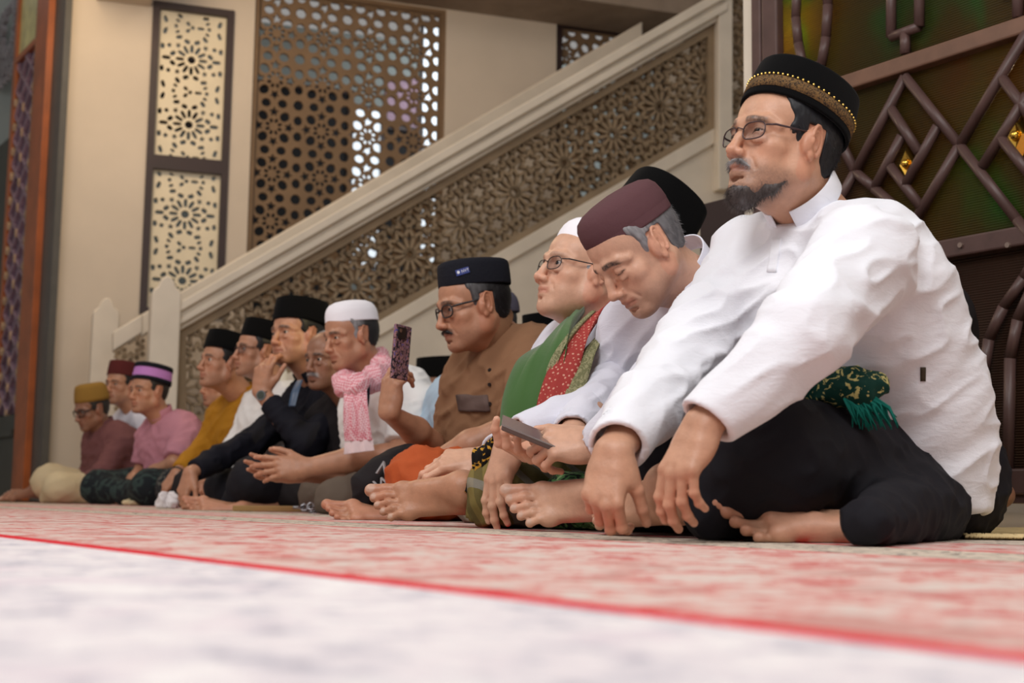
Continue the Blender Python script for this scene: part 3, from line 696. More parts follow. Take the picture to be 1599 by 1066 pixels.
# ================================================================ people: signed-distance modelling
def nrm(v): v=np.array(v,float); return v/max(np.linalg.norm(v),1e-12)
_lat=np.random.default_rng(3).random((64,64,64)).astype(np.float32)
def vnoise(p,f,off=0.):
    q=p*f+off; i=np.floor(q).astype(int); t=q-i; t=t*t*(3-2*t)
    r=0
    for dx in (0,1):
        for dy in (0,1):
            for dz in (0,1):
                w=(t[...,0] if dx else 1-t[...,0])*(t[...,1] if dy else 1-t[...,1])*(t[...,2] if dz else 1-t[...,2])
                r=r+w*_lat[(i[...,0]+dx)&63,(i[...,1]+dy)&63,(i[...,2]+dz)&63]
    return r
def smst(a,b,x): t=np.clip((x-a)/(b-a),0,1); return t*t*(3-2*t)
class SDF:
    def __init__(s,h): s.h=h; s.p=[]
    def cap(s,a,b,ra,rb=None,k=.01,op=0):
        a=np.array(a,float); b=np.array(b,float); rb=ra if rb is None else rb
        ab=b-a; L2=max(ab@ab,1e-12); r=max(ra,rb)
        def f(X,Y,Z):
            x=X-a[0];y=Y-a[1];z=Z-a[2]
            t=np.clip((x*ab[0]+y*ab[1]+z*ab[2])/L2,0,1)
            return np.sqrt((x-t*ab[0])**2+(y-t*ab[1])**2+(z-t*ab[2])**2)-(ra+(rb-ra)*t)
        s.p.append((np.minimum(a,b)-r,np.maximum(a,b)+r,f,k,op)); return s
    def chain(s,pts,rs,k=.01,op=0):
        if np.isscalar(rs): rs=[rs]*len(pts)
        for i in range(len(pts)-1): s.cap(pts[i],pts[i+1],rs[i],rs[i+1],k,op)
        return s
    def ell(s,c,r,R=None,k=.01,op=0):
        c=np.array(c,float); r=np.array(r,float); R=np.eye(3) if R is None else np.array(R,float)   # columns = axes
        def f(X,Y,Z):
            x=X-c[0];y=Y-c[1];z=Z-c[2]
            q=[(x*R[0,i]+y*R[1,i]+z*R[2,i]) for i in range(3)]
            k0=np.sqrt(sum((q[i]/r[i])**2 for i in range(3))); k1=np.sqrt(sum((q[i]/r[i]**2)**2 for i in range(3)))
            return k0*(k0-1)/np.maximum(k1,1e-9)
        e=np.sqrt(((R*r)**2).sum(1)); s.p.append((c-e,c+e,f,k,op)); return s
    def cyl(s,a,b,r,k=.002,op=1):
        a=np.array(a,float);b=np.array(b,float);ax=nrm(b-a);L=np.linalg.norm(b-a)
        def f(X,Y,Z):
            x=X-a[0];y=Y-a[1];z=Z-a[2]; t=x*ax[0]+y*ax[1]+z*ax[2]
            rad=np.sqrt(np.maximum((x-t*ax[0])**2+(y-t*ax[1])**2+(z-t*ax[2])**2,0))
            return np.maximum(rad-r,np.abs(t-L/2)-L/2)
        s.p.append((np.minimum(a,b)-r,np.maximum(a,b)+r,f,k,op)); return s
    def half(s,c,n):   # removes what lies on the side n points to
        c=np.array(c,float); n=nrm(n)
        s.p.append((None,None,lambda X,Y,Z:-((X-c[0])*n[0]+(Y-c[1])*n[1]+(Z-c[2])*n[2]),.0,1)); return s
    def fn(s,lo,hi,f,k=.0,op=0): s.p.append((np.array(lo,float),np.array(hi,float),f,k,op)); return s
    def build(s):
        h=s.h; lo=np.min([p[0] for p in s.p if p[4]==0],0)-3*h; hi=np.max([p[1] for p in s.p if p[4]==0],0)+3*h
        n=np.ceil((hi-lo)/h).astype(int)+1
        V=np.full(n,.5,np.float32)
        for a,b,f,k,op in s.p:
            if a is None: i0=np.zeros(3,int); i1=n
            else:
                m=max(k,0)+3*h
                i0=np.clip(np.floor((a-m-lo)/h).astype(int),0,n); i1=np.clip(np.ceil((b+m-lo)/h).astype(int)+1,0,n)
                if (i1<=i0).any(): continue
            X=(lo[0]+h*np.arange(i0[0],i1[0],dtype=np.float32))[:,None,None].astype(np.float32)
            Y=(lo[1]+h*np.arange(i0[1],i1[1],dtype=np.float32))[None,:,None].astype(np.float32)
            Z=(lo[2]+h*np.arange(i0[2],i1[2],dtype=np.float32))[None,None,:].astype(np.float32)
            d=f(X,Y,Z).astype(np.float32); sl=(slice(i0[0],i1[0]),slice(i0[1],i1[1]),slice(i0[2],i1[2])); v=V[sl]
            if op==0:
                if k>0: g=np.maximum(k-np.abs(v-d),0)/k; V[sl]=np.minimum(v,d)-g*g*k*.25
                else: V[sl]=np.minimum(v,d)
            elif op==1:
                if k>0: g=np.maximum(k-np.abs(v+d),0)/k; V[sl]=np.maximum(v,-d)+g*g*k*.25
                else: V[sl]=np.maximum(v,-d)
        V[0]=.5;V[-1]=.5;V[:,0]=.5;V[:,-1]=.5;V[:,:,0]=.5;V[:,:,-1]=.5
        return snet(V,lo,h)
def snet(V,o,h):
    S=V<0; nx,ny,nz=V.shape
    c=np.zeros((nx-1,ny-1,nz-1),np.uint8)
    offs=[(i,j,k) for i in (0,1) for j in (0,1) for k in (0,1)]
    for i,j,k in offs: c+=S[i:nx-1+i,j:ny-1+j,k:nz-1+k]
    act=(c>0)&(c<8); idx=np.argwhere(act); N=len(idx)
    idm=np.full(act.shape,-1,np.int32); idm[act]=np.arange(N)
    cv_=np.stack([V[idx[:,0]+i,idx[:,1]+j,idx[:,2]+k] for i,j,k in offs],1)
    P=np.zeros((N,3)); cnt=np.zeros(N); O=np.array(offs,float)
    for a in range(8):
        for b in range(a+1,8):
            if np.abs(O[a]-O[b]).sum()!=1: continue
            va=cv_[:,a];vb=cv_[:,b]; m=(va<0)!=(vb<0); t=va[m]/(va[m]-vb[m])
            P[m]+=O[a]+(O[b]-O[a])*t[:,None]; cnt[m]+=1
    verts=o+h*(idx+P/cnt[:,None]); faces=[]
    for ax in range(3):
        s0=[slice(1,-1)]*3; s1=[slice(1,-1)]*3; s0[ax]=slice(0,-1); s1[ax]=slice(1,None)
        A=S[tuple(s0)]; B=S[tuple(s1)]; e=np.argwhere(A!=B)
        if not len(e): continue
        e2=e.copy(); 
        for q in range(3):
            if q!=ax: e2[:,q]+=1
        u,v=[q for q in range(3) if q!=ax]
        if ax==1: u,v=v,u
        def cell(du,dv):
            g=e2.copy(); g[:,u]+=du; g[:,v]+=dv; return idm[g[:,0],g[:,1],g[:,2]]
        f=np.stack([cell(-1,-1),cell(0,-1),cell(0,0),cell(-1,0)],1)
        ins=A[e[:,0],e[:,1],e[:,2]]
        f[~ins]=f[~ins][:,::-1]; faces.append(f)
    F=np.concatenate(faces) if faces else np.zeros((0,4),int)
    F=F[(F>=0).all(1)]
    return verts,F
def vnormals(v,f):
    a=v[f[:,2]]-v[f[:,0]]; b=v[f[:,3]]-v[f[:,1]]; n=np.cross(a,b); o=np.zeros_like(v)
    for k in range(4):
        for c in range(3): o[:,c]+=np.bincount(f[:,k],n[:,c],len(v))
    return o/np.maximum(np.linalg.norm(o,axis=1,keepdims=True),1e-12)
def relax(v,f,it=1,w=.5):
    for _ in range(it):
        s=np.zeros_like(v); c=np.zeros(len(v))
        for k in range(4):
            j=f[:,(k+1)%4]
            for q in range(3): s[:,q]+=np.bincount(f[:,k],v[j,q],len(v))
            c+=np.bincount(f[:,k],minlength=len(v))
            j=f[:,(k+3)%4]
            for q in range(3): s[:,q]+=np.bincount(f[:,k],v[j,q],len(v))
            c+=np.bincount(f[:,k],minlength=len(v))
        v=v*(1-w)+w*s/np.maximum(c,1)[:,None]
    return v
# ---------------------------------------------------------------- materials of people
def vcol(name,rough,bscale=0,bstr=0,spec=.4,sss=0,weave=0,sheen=0,var=.0):
    m=Mat(name,(.5,.5,.5,1),rough,spec=spec); a=m.n('ShaderNodeVertexColor'); a.layer_name='Col'
    col=a.outputs['Color']
    if var:
        f=m.noise(m.coord(),55,4,.6); col=m.mix(1.0,col,m.ramp(f,[(.3,(1-var,)*3+(1,)),(.7,(1+var*.3,)*3+(1,))]),'MULTIPLY')
    m.color(col)
    if bscale: m.bump(m.noise(m.coord(),bscale,5,.6),bstr,.003)
    if sss:
        m.b.inputs['Subsurface Weight'].default_value=sss; m.b.inputs['Subsurface Radius'].default_value=(.012,.005,.003); m.b.inputs['Subsurface Scale'].default_value=.6
    if sheen: m.b.inputs['Sheen Weight'].default_value=sheen; m.b.inputs['Sheen Roughness'].default_value=.4
    return m.m
SKIN=vcol('skin',.42,220,.22,.45,.0,var=.10)
HAIR=vcol('hair',.5,0,0,.35); 
EYE=vcol('eye',.12,spec=.6)
def cloth(name,c,rough=.85,bump=.25,bs=28,weave=True,stretch=(1,1,1),spec=.2,sheen=0,var=.04):
    m=Mat(name,c,rough,spec=spec); v=m.coord(scale=stretch)
    f=m.noise(v,bs,4,.6,.4); f2=m.noise(m.coord(),700,2,.5)
    h=m.math('ADD',f,m.math('MULTIPLY',f2,.12)); m.bump(h,bump,.008)
    d=tuple(x*(1-var) for x in c[:3])+(1,); u=tuple(min(1,x*(1+var)) for x in c[:3])+(1,)
    m.color(m.ramp(m.noise(m.coord(),3),[(.3,d),(.7,u)]))
    if sheen: m.b.inputs['Sheen Weight'].default_value=sheen
    return m
def patt(name,base,fn,rough=.85):
    m=cloth(name,base,rough); fn(m); return m.m
WHITE=cloth('white_cotton',srgb(234,235,242),.8,.3,22,stretch=(1,1,2.4)).m
WHITE2=cloth('white_poplin',srgb(218,218,230),.8,.3,24,stretch=(1,1,2.4)).m
OFFW=cloth('offwhite_knit',srgb(228,226,224),.9,.2,30).m
BLACKC=cloth('black_twill',srgb(26,25,31),.8,.15,16).m
NAVY=cloth('navy_suit_wool',srgb(20,20,30),.8,.15,18).m
BROWNC=cloth('brown_cotton',srgb(134,98,72),.85,.2,22).m
MUSTARD=cloth('mustard_batik',srgb(168,116,28),.8,.2,22).m
PINKC=cloth('pink_cotton',srgb(184,128,142),.85,.2,22).m
MAROONC=cloth('plum_cotton',srgb(112,72,72),.85,.2,22).m
BLUEC=cloth('pale_blue_cotton',srgb(168,190,208),.85,.15,22).m
CREAMC=cloth('cream_trousers',srgb(194,178,146),.85,.2,20).m
GREYC=cloth('grey_olive_cotton',srgb(96,84,74),.85,.2,20).m
ORANGEC=cloth('orange_cotton',srgb(176,82,42),.8,.2,18).m
DARKJ=cloth('charcoal_cotton',srgb(34,30,32),.85,.2,20).m
GREENC=cloth('green_velvet',srgb(64,100,50),.8,.15,16,sheen=.3).m
VELVET=Mat('black_velvet',srgb(10,10,11),.95,spec=.08); VELVET.b.inputs['Sheen Weight'].default_value=.03; VELVET.bump(VELVET.noise(VELVET.coord(),300,3),.15,.002); VELVET=VELVET.m
KNITB=cloth('black_knit',srgb(24,25,33),.9,.35,120).m
BROWNCAP=cloth('maroon_brown_cap_cloth',srgb(92,62,66),.9,.2,40).m
WHITECAP=cloth('white_cap_cloth',srgb(236,233,240),.85,.15,60).m
TANCAP=cloth('tan_cap_cloth',srgb(140,106,48),.9,.25,60).m
MARCAP=cloth('dark_red_cap_cloth',srgb(84,34,34),.9,.2,60).m
GREYCAP=cloth('grey_cap_cloth',srgb(84,80,94),.9,.2,60).m
PURPC=cloth('lilac_trim',srgb(182,124,190),.8,.2,60).m
def checks(name,ca,cb,s=70,rot=.5,thr=.5):
    m=cloth(name,ca); ck=m.n('ShaderNodeTexChecker'); ck.inputs['Scale'].default_value=s; ck.inputs['Color1'].default_value=ca; ck.inputs['Color2'].default_value=cb
    m.l(m.coord(rot=(rot,.4,.6)),ck.inputs['Vector'])
    m.color(ck.outputs['Color']); return m.m
def dots(name,ca,cb,s=55,r=.30):
    m=cloth(name,ca); vo=m.n('ShaderNodeTexVoronoi'); vo.inputs['Scale'].default_value=s; vo.inputs['Randomness'].default_value=.15
    m.l(m.coord(rot=(.3,.5,.6)),vo.inputs['Vector']); m.color(m.ramp(vo.outputs['Distance'],[(r,cb),(r+.06,ca)])); return m.m
def batik(name,ca,cb,s=22,cc=None,t=.52):
    m=cloth(name,ca); n1=m.noise(m.coord(),s,3,.55,2.2); st=[(t-.03,ca),(t,cb)]
    if cc: st+=[(t+.10,cb),(t+.12,cc)]
    m.color(m.ramp(n1,st)); return m.m
def plaid(name,ca,cb,cc):
    m=cloth(name,ca); w1=m.n('ShaderNodeTexWave'); w1.bands_direction='X'; w1.inputs['Scale'].default_value=7; w2=m.n('ShaderNodeTexWave'); w2.bands_direction='DIAGONAL'; w2.inputs['Scale'].default_value=5.5
    v=m.coord(rot=(.2,.3,.5)); m.l(v,w1.inputs['Vector']); m.l(v,w2.inputs['Vector'])
    c=m.ramp(w1.outputs['Fac'],[(.45,ca),(.55,cb)]); m.color(m.mix(m.math('MULTIPLY',m.math('GREATER_THAN',w2.outputs['Fac'],.8),.45),c,cc)); return m.m
KEFF=checks('pink_checked_scarf',srgb(212,118,132),srgb(232,200,206),150)
REDDOT=dots('red_dotted_scarf',srgb(160,60,56),srgb(206,148,130),105,.26)
OLIVE=batik('olive_grey_scarf_border',srgb(112,112,80),srgb(146,142,108),60)
GBATIK=batik('green_gold_batik',srgb(14,56,48),srgb(196,186,120),46,t=.60)
TEAL=cloth('teal_tassel',srgb(18,116,104),.8,.3,80).m
BGBATIK=batik('black_gold_batik',srgb(18,14,14),srgb(190,140,50),34,t=.56)
PLAID=plaid('olive_plaid_sarong',srgb(120,106,60),srgb(96,86,50),srgb(140,138,140))
LEAFS=batik('green_leaf_sarong',srgb(34,44,38),srgb(84,132,78),26,srgb(150,180,130),t=.52)
DKBATIK=batik('dark_batik_sarong',srgb(28,30,36),srgb(90,90,84),30,t=.56)
GRNSAR=batik('dark_green_sarong',srgb(26,32,36),srgb(48,62,60),12)
GOLDTRIM=batik("gold_embroidery",srgb(52,42,34),srgb(116,88,54),160,t=.5)
GOLDB=Mat('gold_bead',srgb(200,160,80),.35,.8).m
FRAMEB=Mat('black_frame',srgb(24,22,26),.3).m
FRAMEM=Mat('bronze_frame',srgb(74,58,60),.3,.6).m
LENS=Mat('lens_glass',(0,0,0,1),.03,spec=.6); _t=LENS.n('ShaderNodeBsdfTransparent'); _x=LENS.n('ShaderNodeMixShader'); _x.inputs[0].default_value=.10
_t.inputs[0].default_value=(.97,.98,1,1); LENS.l(_t.outputs[0],_x.inputs[1]); LENS.l(LENS.b.outputs[0],_x.inputs[2]); LENS.l(_x.outputs[0],LENS.t.nodes['Material Output'].inputs['Surface']); LENS=LENS.m
METAL=Mat('steel',srgb(170,170,175),.25,1.0).m
BLKP=Mat('black_plastic',srgb(22,22,24),.35).m
# ---------------------------------------------------------------- skin colours
def lin(*c): return np.array(srgb(*c)[:3])
TONE={'mid':lin(198,150,122),'light':lin(206,160,134),'dark':lin(164,112,80),'brown':lin(178,128,100),'deep':lin(142,100,78)}
def mixc(c,t,m): return c*(1-m[:,None])+t*m[:,None]
# ---------------------------------------------------------------- head
def head_geo(P,h,neck):
    g=P.get; s=SDF(h); jw=g('jaw',1.); ck=g('cheek',1.); no=g('nose',1.); dt=g('detail',True)
    s.ell((-.018,0,.034),(.097,.076,.082),k=.02)
    s.ell((-.045,0,.01),(.066,.066,.062),k=.02)
    s.ell((.018,0,.042),(.064,.066,.058),k=.02)
    s.ell((.026,0,-.03),(.058,.055*ck,.07),k=.02)
    for y in (-1,1):
        s.ell((.050,y*.045,-.026),(.020*ck,.018*ck,.018),k=.022)
        s.cap((.0,y*.052*jw,-.062),(.062,y*.020,-.098),.020,.017,k=.025)
        s.cap((-.005,y*.056*jw,-.01),(.0,y*.052*jw,-.062),.018,.018,k=.025)
        s.ell((.045,y*.032,-.062),(.026*ck,.022*ck,.026),k=.02)
    s.ell((.03,0,-.08),(.048,.04,.026),k=.02)
    s.ell((.072,0,-.098+g('chz',0)),(.017,.022,.017),k=.02)
    s.ell((.068,0,-.062),(.022,.030,.028),k=.016); s.ell((.067,0,-.084),(.0185,.022,.014),k=.012)
    # brow
    s.chain([(.083,0,.016),(.082,.018,.020),(.070,.042,.018),(.054,.056,.010)],[.008,.009,.008,.006],k=.012)
    s.chain([(.083,0,.016),(.082,-.018,.020),(.070,-.042,.018),(.054,-.056,.010)],[.008,.009,.008,.006],k=.012)
    for y in (-1,1): s.ell((.096,y*.033,-.002),(.022,.017,.0125),k=.012,op=1)
    # nose
    s.chain([(.084,0,.008),(.093,0,-.012),(.103*1,0,-.034)],[.0075*no,.0080*no,.0105*no],k=.008)
    s.ell((.1045,0,-.039),(.0115*no,.0115*no,.0095*no),k=.006)
    for y in (-1,1): s.ell((.0945,y*.0135*no,-.042),(.011*no,.0082*no,.0085*no),k=.006)
    s.cap((.088,0,-.048),(.084,0,-.06),.010,.010,k=.012)
    for y in (-1,1): s.ell((.1005,y*.0075*no,-.0505),(.0048,.0042,.0042),k=.003,op=1)
    # eyes and lids
    op=g('open',.0045); op=op+(.0022 if (h>.003 and op>0) else 0)
    for y in (-1,1):
        s.ell((.0695,y*.0315,-.001),(.0148,.0158,.0135),k=.005)
        s.chain([(.080,y*.016,-.014),(.079,y*.032,-.019),(.068,y*.046,-.014)],[.0035,.0042,.003],k=.008)
        if op>0: s.chain([(.0802,y*.0205,-.0022),(.0845,y*.0315,-.0008),(.0790,y*.0435,-.0020)],[op*.62,op,op*.66],k=.001,op=1)
        else: s.chain([(.083,y*.019,-.004),(.0857,y*.031,-.0068),(.079,y*.0435,-.0045)],[.0011]*3,k=.0018,op=1)
        s.chain([(.086,y*.018,.006),(.0865,y*.031,.0085),(.078,y*.045,.005)],[.0010]*3,k=.004,op=1)
    # mouth
    lp=g('lip',1.)
    for y in (-1,1):
        s.chain([(.0905,0,-.0645),(.0895,y*.007,-.0635),(.0775,y*.025,-.0695)],[.0052*lp,.0055*lp,.003],k=.004)
        s.chain([(.0875,0,-.0755),(.086,y*.009,-.0752),(.0765,y*.023,-.0705)],[.0066*lp,.006*lp,.003],k=.004)
        s.chain([(.0975,0,-.0695),(.094,y*.010,-.0688),(.080,y*.027,-.0712+g('smile',0))],[.0016,.0015,.0012],k=.002,op=1)
        s.cap((.085,y*.0,-.087),(.082,y*.014,-.086),.0025,.002,k=.010,op=1)
        # folds beside nose and mouth
        fo=g('fold',.6)*.0016
        s.chain([(.0885,y*.020,-.040),(.083,y*.030,-.053),(.0745,y*.0345,-.068)],[fo,fo*1.5,fo*.7],k=.006,op=1)
        if g('old',0)>0:
            fo=g('old',0)*.0013
            s.chain([(.0705,y*.030,-.072),(.066,y*.031,-.090)],[fo,fo],k=.006,op=1)
            s.chain([(.0815,y*.019,-.020),(.0775,y*.034,-.026),(.064,y*.048,-.020)],[fo,fo,fo*.5],k=.005,op=1)
    # ears
    for y in (-1,1):
        Rr=np.array(Matrix.Rotation(y*.42,3,'Z')@Matrix.Rotation(-.16,3,'Y')); C0=np.array([-.010,y*.0775,-.004]); E=g('ear',1.)
        L=lambda x,yy,z:C0+Rr@np.array([x,yy*y,z])*E
        s.ell(L(0,0,.002),(.0165*E,.0048*E,.027*E),Rr,k=.004)
        s.ell(L(.012,-.006,-.006),(.012*E,.010*E,.022*E),Rr,k=.008)
        pts=[L(.017*math.cos(a)-.002,.0045,.029*math.sin(a)+.003) for a in np.linspace(.1,4.1,12)]
        s.chain(pts,[.0032*E]*12,k=.002)
        pts=[L(.009*math.cos(a)-.001,.0035,.018*math.sin(a)+.004) for a in np.linspace(.9,4.4,8)]
        s.chain(pts,[.0026*E]*8,k=.002)
        s.ell(L(-.000,.006,-.003),(.0075*E,.0062*E,.012*E),Rr,k=.003,op=1)
        s.ell(L(.003,.001,-.029),(.0085*E,.0055*E,.009*E),Rr,k=.004)
        s.ell(L(.0125,.005,-.004),(.004*E,.004*E,.007*E),Rr,k=.003)
    # neck
    nk=np.array(neck,float); up=np.array([-.028,0,-.045]); nr=g('neckr',.054)
    s.cap(up,nk,nr*.98,nr*1.08,k=.035); s.cap((.022,0,-.078),nk+np.array([.022,0,.02]),.032*g('throat',1),nr*.85,k=.035)
    for y in (-1,1):
        s.cap((-.03,y*.055,-.045),nk+(up-nk)*.0+np.array([.04,y*.01,0]),.012,.012,k=.015)
        if g('old',0)>0: s.cap((.015,y*.03,-.10),nk+np.array([.055,y*.02,.01]),.006,.008,k=.012)
    v,f=s.build()
    # colours
    x,y,z=v.T; ay=np.abs(y); base=TONE[g('tone','mid')]; col=np.tile(base,(len(v),1))
    nn=vnoise(v,45)+.5*vnoise(v,110)
    col*= (0.93+.09*nn)[:,None]
    red=np.exp(-(((x-.1)/.02)**2+(y/.02)**2+((z+.04)/.018)**2))*.35+np.exp(-(((ay-.043)/.022)**2+((z+.035)/.022)**2))*(x>.03)*.22+(ay>.072)*(x<.02)*(x>-.04)*.30
    col=mixc(col,base*np.array([1.12,.70,.62]),red)
    lipm=smst(.0095,.006,np.abs(z+.0695-.0015))*smst(.030,.020,ay)*smst(.074,.080,x)
    col=mixc(col,base*np.array([.72,.46,.44]),lipm*.75)
    bz=.0205-.25*np.maximum(ay-.03,0)+.05*np.minimum(ay-.03,0)
    bm_=smst(.0075,.0035,np.abs(z-bz))*smst(.009,.015,ay)*smst(.055,.047,ay)*(x>.045)*(.55+.7*vnoise(v,500))
    col=mixc(col,np.array(g('browc',lin(40,32,30))),np.clip(bm_*g('brow',.8),0,1))
    lz=op*.75-.0008-18*(ay-.0325)**2 if op>0 else -.0068+10*(ay-.0325)**2
    lash=smst(.0022,.0010,np.abs(z-lz))*(x>.072)*smst(.0155,.018,ay)*smst(.048,.045,ay); col=mixc(col,lin(30,22,20),lash*.85)
    crease=smst(.0016,.0006,np.abs(z-(.0085-16*(ay-.0315)**2)))*(x>.07)*smst(.017,.02,ay)*smst(.047,.043,ay); col=mixc(col,base*.45,crease*.5)
    bag=np.exp(-(((z+.012)/.007)**2+((ay-.032)/.015)**2))*(x>.06); col=mixc(col,base*np.array([.70,.58,.55]),bag*.35)
    st=smst(-.05,-.075,z)*smst(.0,.03,x)*g('stub',.12)*(0.6+.8*vnoise(v,600)); col=mixc(col,lin(60,54,54),np.clip(st,0,.8))
    mo=smst(.010,.005,np.abs(z+.0555-.0+np.maximum(ay-.012,0)*.35))*smst(.034,.024,ay)*smst(.075,.083,x)*(1-np.exp(-(y/.003)**2)*.4)*g('mous',0)*(.55+.8*vnoise(v,500))
    col=mixc(col,np.array(g('mousc',lin(40,36,36))),np.clip(mo,0,1))
    eyes=[]
    for sy in (-1,1):
        c=np.array([.0690,sy*.0315,-.0005]); R=.0132; nv=14;nu=20; gz=g('gaze',(1,0,0)); gz=nrm(gz)
        zz=nrm(gz); a1=nrm(np.cross(zz,[0,0,1])); a2=np.cross(zz,a1)
        vv=[c+zz*R];cc=[lin(20,14,12)]
        for i in range(1,nv):
            t=math.pi*i/nv
            for j in range(nu):
                p=2*math.pi*j/nu; vv.append(c+R*(math.cos(t)*zz+math.sin(t)*(math.cos(p)*a1+math.sin(p)*a2)))
                cc.append(lin(18,12,11) if t<.5 else (lin(60,40,30) if t<.3 else lin(196,182,172)))
        vv.append(c-zz*R);cc.append(lin(200,190,180))
        ff=[]
        for j in range(nu): ff.append((0,1+j,1+(j+1)%nu,1+(j+1)%nu)) 
        for i in range(nv-2):
            for j in range(nu):
                a=1+i*nu+j;b=1+i*nu+(j+1)%nu; ff.append((a,a+nu,b+nu,b))
        eyes.append((np.array(vv),ff[nu:],np.array(cc),[q[:3] for q in ff[:nu]]))
    return v,f,col,eyes
def hair_geo(P,h):
    g=P.get; s=SDF(h); th_=g('hairt',.0042); hl=g('hairline',.030)
    A=SDF(h); 
    def ellf(c,r):
        c=np.array(c);r=np.array(r)
        def f(X,Y,Z):
            q=[(X-c[0]),(Y-c[1]),(Z-c[2])]; k0=np.sqrt(sum((q[i]/r[i])**2 for i in range(3))); k1=np.sqrt(sum((q[i]/r[i]**2)**2 for i in range(3))); return k0*(k0-1)/np.maximum(k1,1e-9)
        return f
    fs=[ellf((-.018,0,.034),(.097,.076,.082)),ellf((-.045,0,.01),(.066,.066,.062)),ellf((.018,0,.042),(.064,.066,.058)),ellf((-.045,0,-.03),(.052,.056,.05)),ellf((.0,0,-.02),(.05,.072,.06))]
    low=g('hairlow',-.055)
    def f(X,Y,Z):
        d=fs[0](X,Y,Z)
        for q in fs[1:]:
            e=q(X,Y,Z); k=.02; gg=np.maximum(k-np.abs(d-e),0)/k; d=np.minimum(d,e)-gg*gg*k*.25
        full=np.broadcast_arrays(X,Y,Z); p=np.stack(full,-1); n=vnoise(p,60)*.012+vnoise(p,170)*.006
        x=full[0]+n-.009; z=full[2]+n-.009
        lim=np.where(z>.004,hl+.35*(np.clip(z-.02,0,.1)),np.where(z>-.022,.012+(z+.022)*.25,-.030))     # front edge of hair by height, side burns in front of ear
        m=smst(.006,-.004,x-lim)*smst(low-.004,low+.004,z+.25*np.clip(x+.03,-.1,.0))
        ear=(np.abs(full[1])>.06)&(full[0]>-.036)&(full[0]<.004)&(full[2]<.026)
        m=np.where(ear,0,m)
        return d-(th_*m-.006*(1-m))-.0018*(vnoise(p*np.array([1,1,.35]),260)-.5)*m
    s.fn((-.13,-.09,-.09),(.09,.09,.13),f)
    v,ff=s.build()
    c1=np.array(g('hairc',lin(26,24,26))); c2=np.array(g('hairc2',c1*1.6))
    n=vnoise(v*np.array([1,1,.3]),300); gm=g('grey',0.)*smst(-.04,.02,v[:,0])+g('greyall',0.)
    col=mixc(np.tile(c1,(len(v),1)),c2,np.clip((n-.5)*1.5+.3,0,1)); col=mixc(col,lin(150,148,150),np.clip(gm*(.4+.9*n),0,1))
    return v,ff,col
def strand_geo(p,n,L,r,down,rng,spread=.35):
    d=n*.5+down; d+=rng.normal(0,spread,(len(p),3)); d/=np.linalg.norm(d,axis=1,keepdims=True)
    a=np.cross(d,[0.3,.2,.9]); a/=np.linalg.norm(a,axis=1,keepdims=True); b=np.cross(d,a); l=L*(.6+.8*rng.random((len(p),1)))
    v=np.stack([p-n*.001+a*r,p-n*.001-a*r*.5+b*r*.87,p-n*.001-a*r*.5-b*r*.87,p+d*l],1).reshape(-1,3)
    i=np.arange(len(p))[:,None]*4; f=(i[:,None,:]+np.array([[0,1,3],[1,2,3],[2,0,3]])[None]).reshape(-1,3); return v,f
def cap_mesh(name,mat,parent,HM,prof,c=(-.018,0,.048),r=(.101,.081),tilt=0.,n=56,egg=.07,smooth=True,boxy=2.2,closed=True,zf=0.):
    # prof: list of (scale, z); ring loft in head frame. tilt>0 lowers the back
    R=np.array(Matrix.Rotation(tilt,3,'Y').transposed()) if False else np.array(Matrix.Rotation(-tilt,3,'Y'))
    v=[];f=[]
    for s_,z in prof:
        for k in range(n):
            a=2*math.pi*k/n; ca,sa=math.cos(a),math.sin(a); e=2/boxy
            x=r[0]*s_*np.sign(ca)*abs(ca)**e; y=r[1]*s_*np.sign(sa)*abs(sa)**e*(1-egg*ca)
            v.append(R@np.array([x,y,z+zf*ca])+np.array(c))
    m=len(prof)
    for i in range(m-1):
        for k in range(n): f.append((i*n+k,i*n+(k+1)%n,(i+1)*n+(k+1)%n,(i+1)*n+k))
    if closed: f.append(tuple((m-1)*n+k for k in range(n)))
    return mk(name,np.array(v),f,mat,parent,smooth,HM)
SONGKOK=[(.93,.012),(.95,0),(1.0,0),(1.005,.004),(.995,.03),(.97,.06),(.945,.082),(.935,.086),(.90,.087),(.80,.080),(.5,.079),(.1,.079)]
SKULL=[(.93,.01),(.95,0),(1.0,0),(1.01,.004),(1.01,.02),(.99,.035),(.95,.05),(.86,.064),(.70,.075),(.45,.083),(.2,.086),(.05,.087)]
HAJI=[(.93,.01),(.95,0),(1.0,0),(1.0,.004),(.985,.03),(.95,.046),(.93,.049),(.90,.056),(.80,.068),(.6,.077),(.3,.082),(.05,.084)]
KNITP=[(.93,.012),(.95,0),(1.0,0),(1.01,.004),(1.01,.03),(1.0,.055),(.97,.066),(.9,.071),(.7,.075),(.4,.077),(.05,.078)]
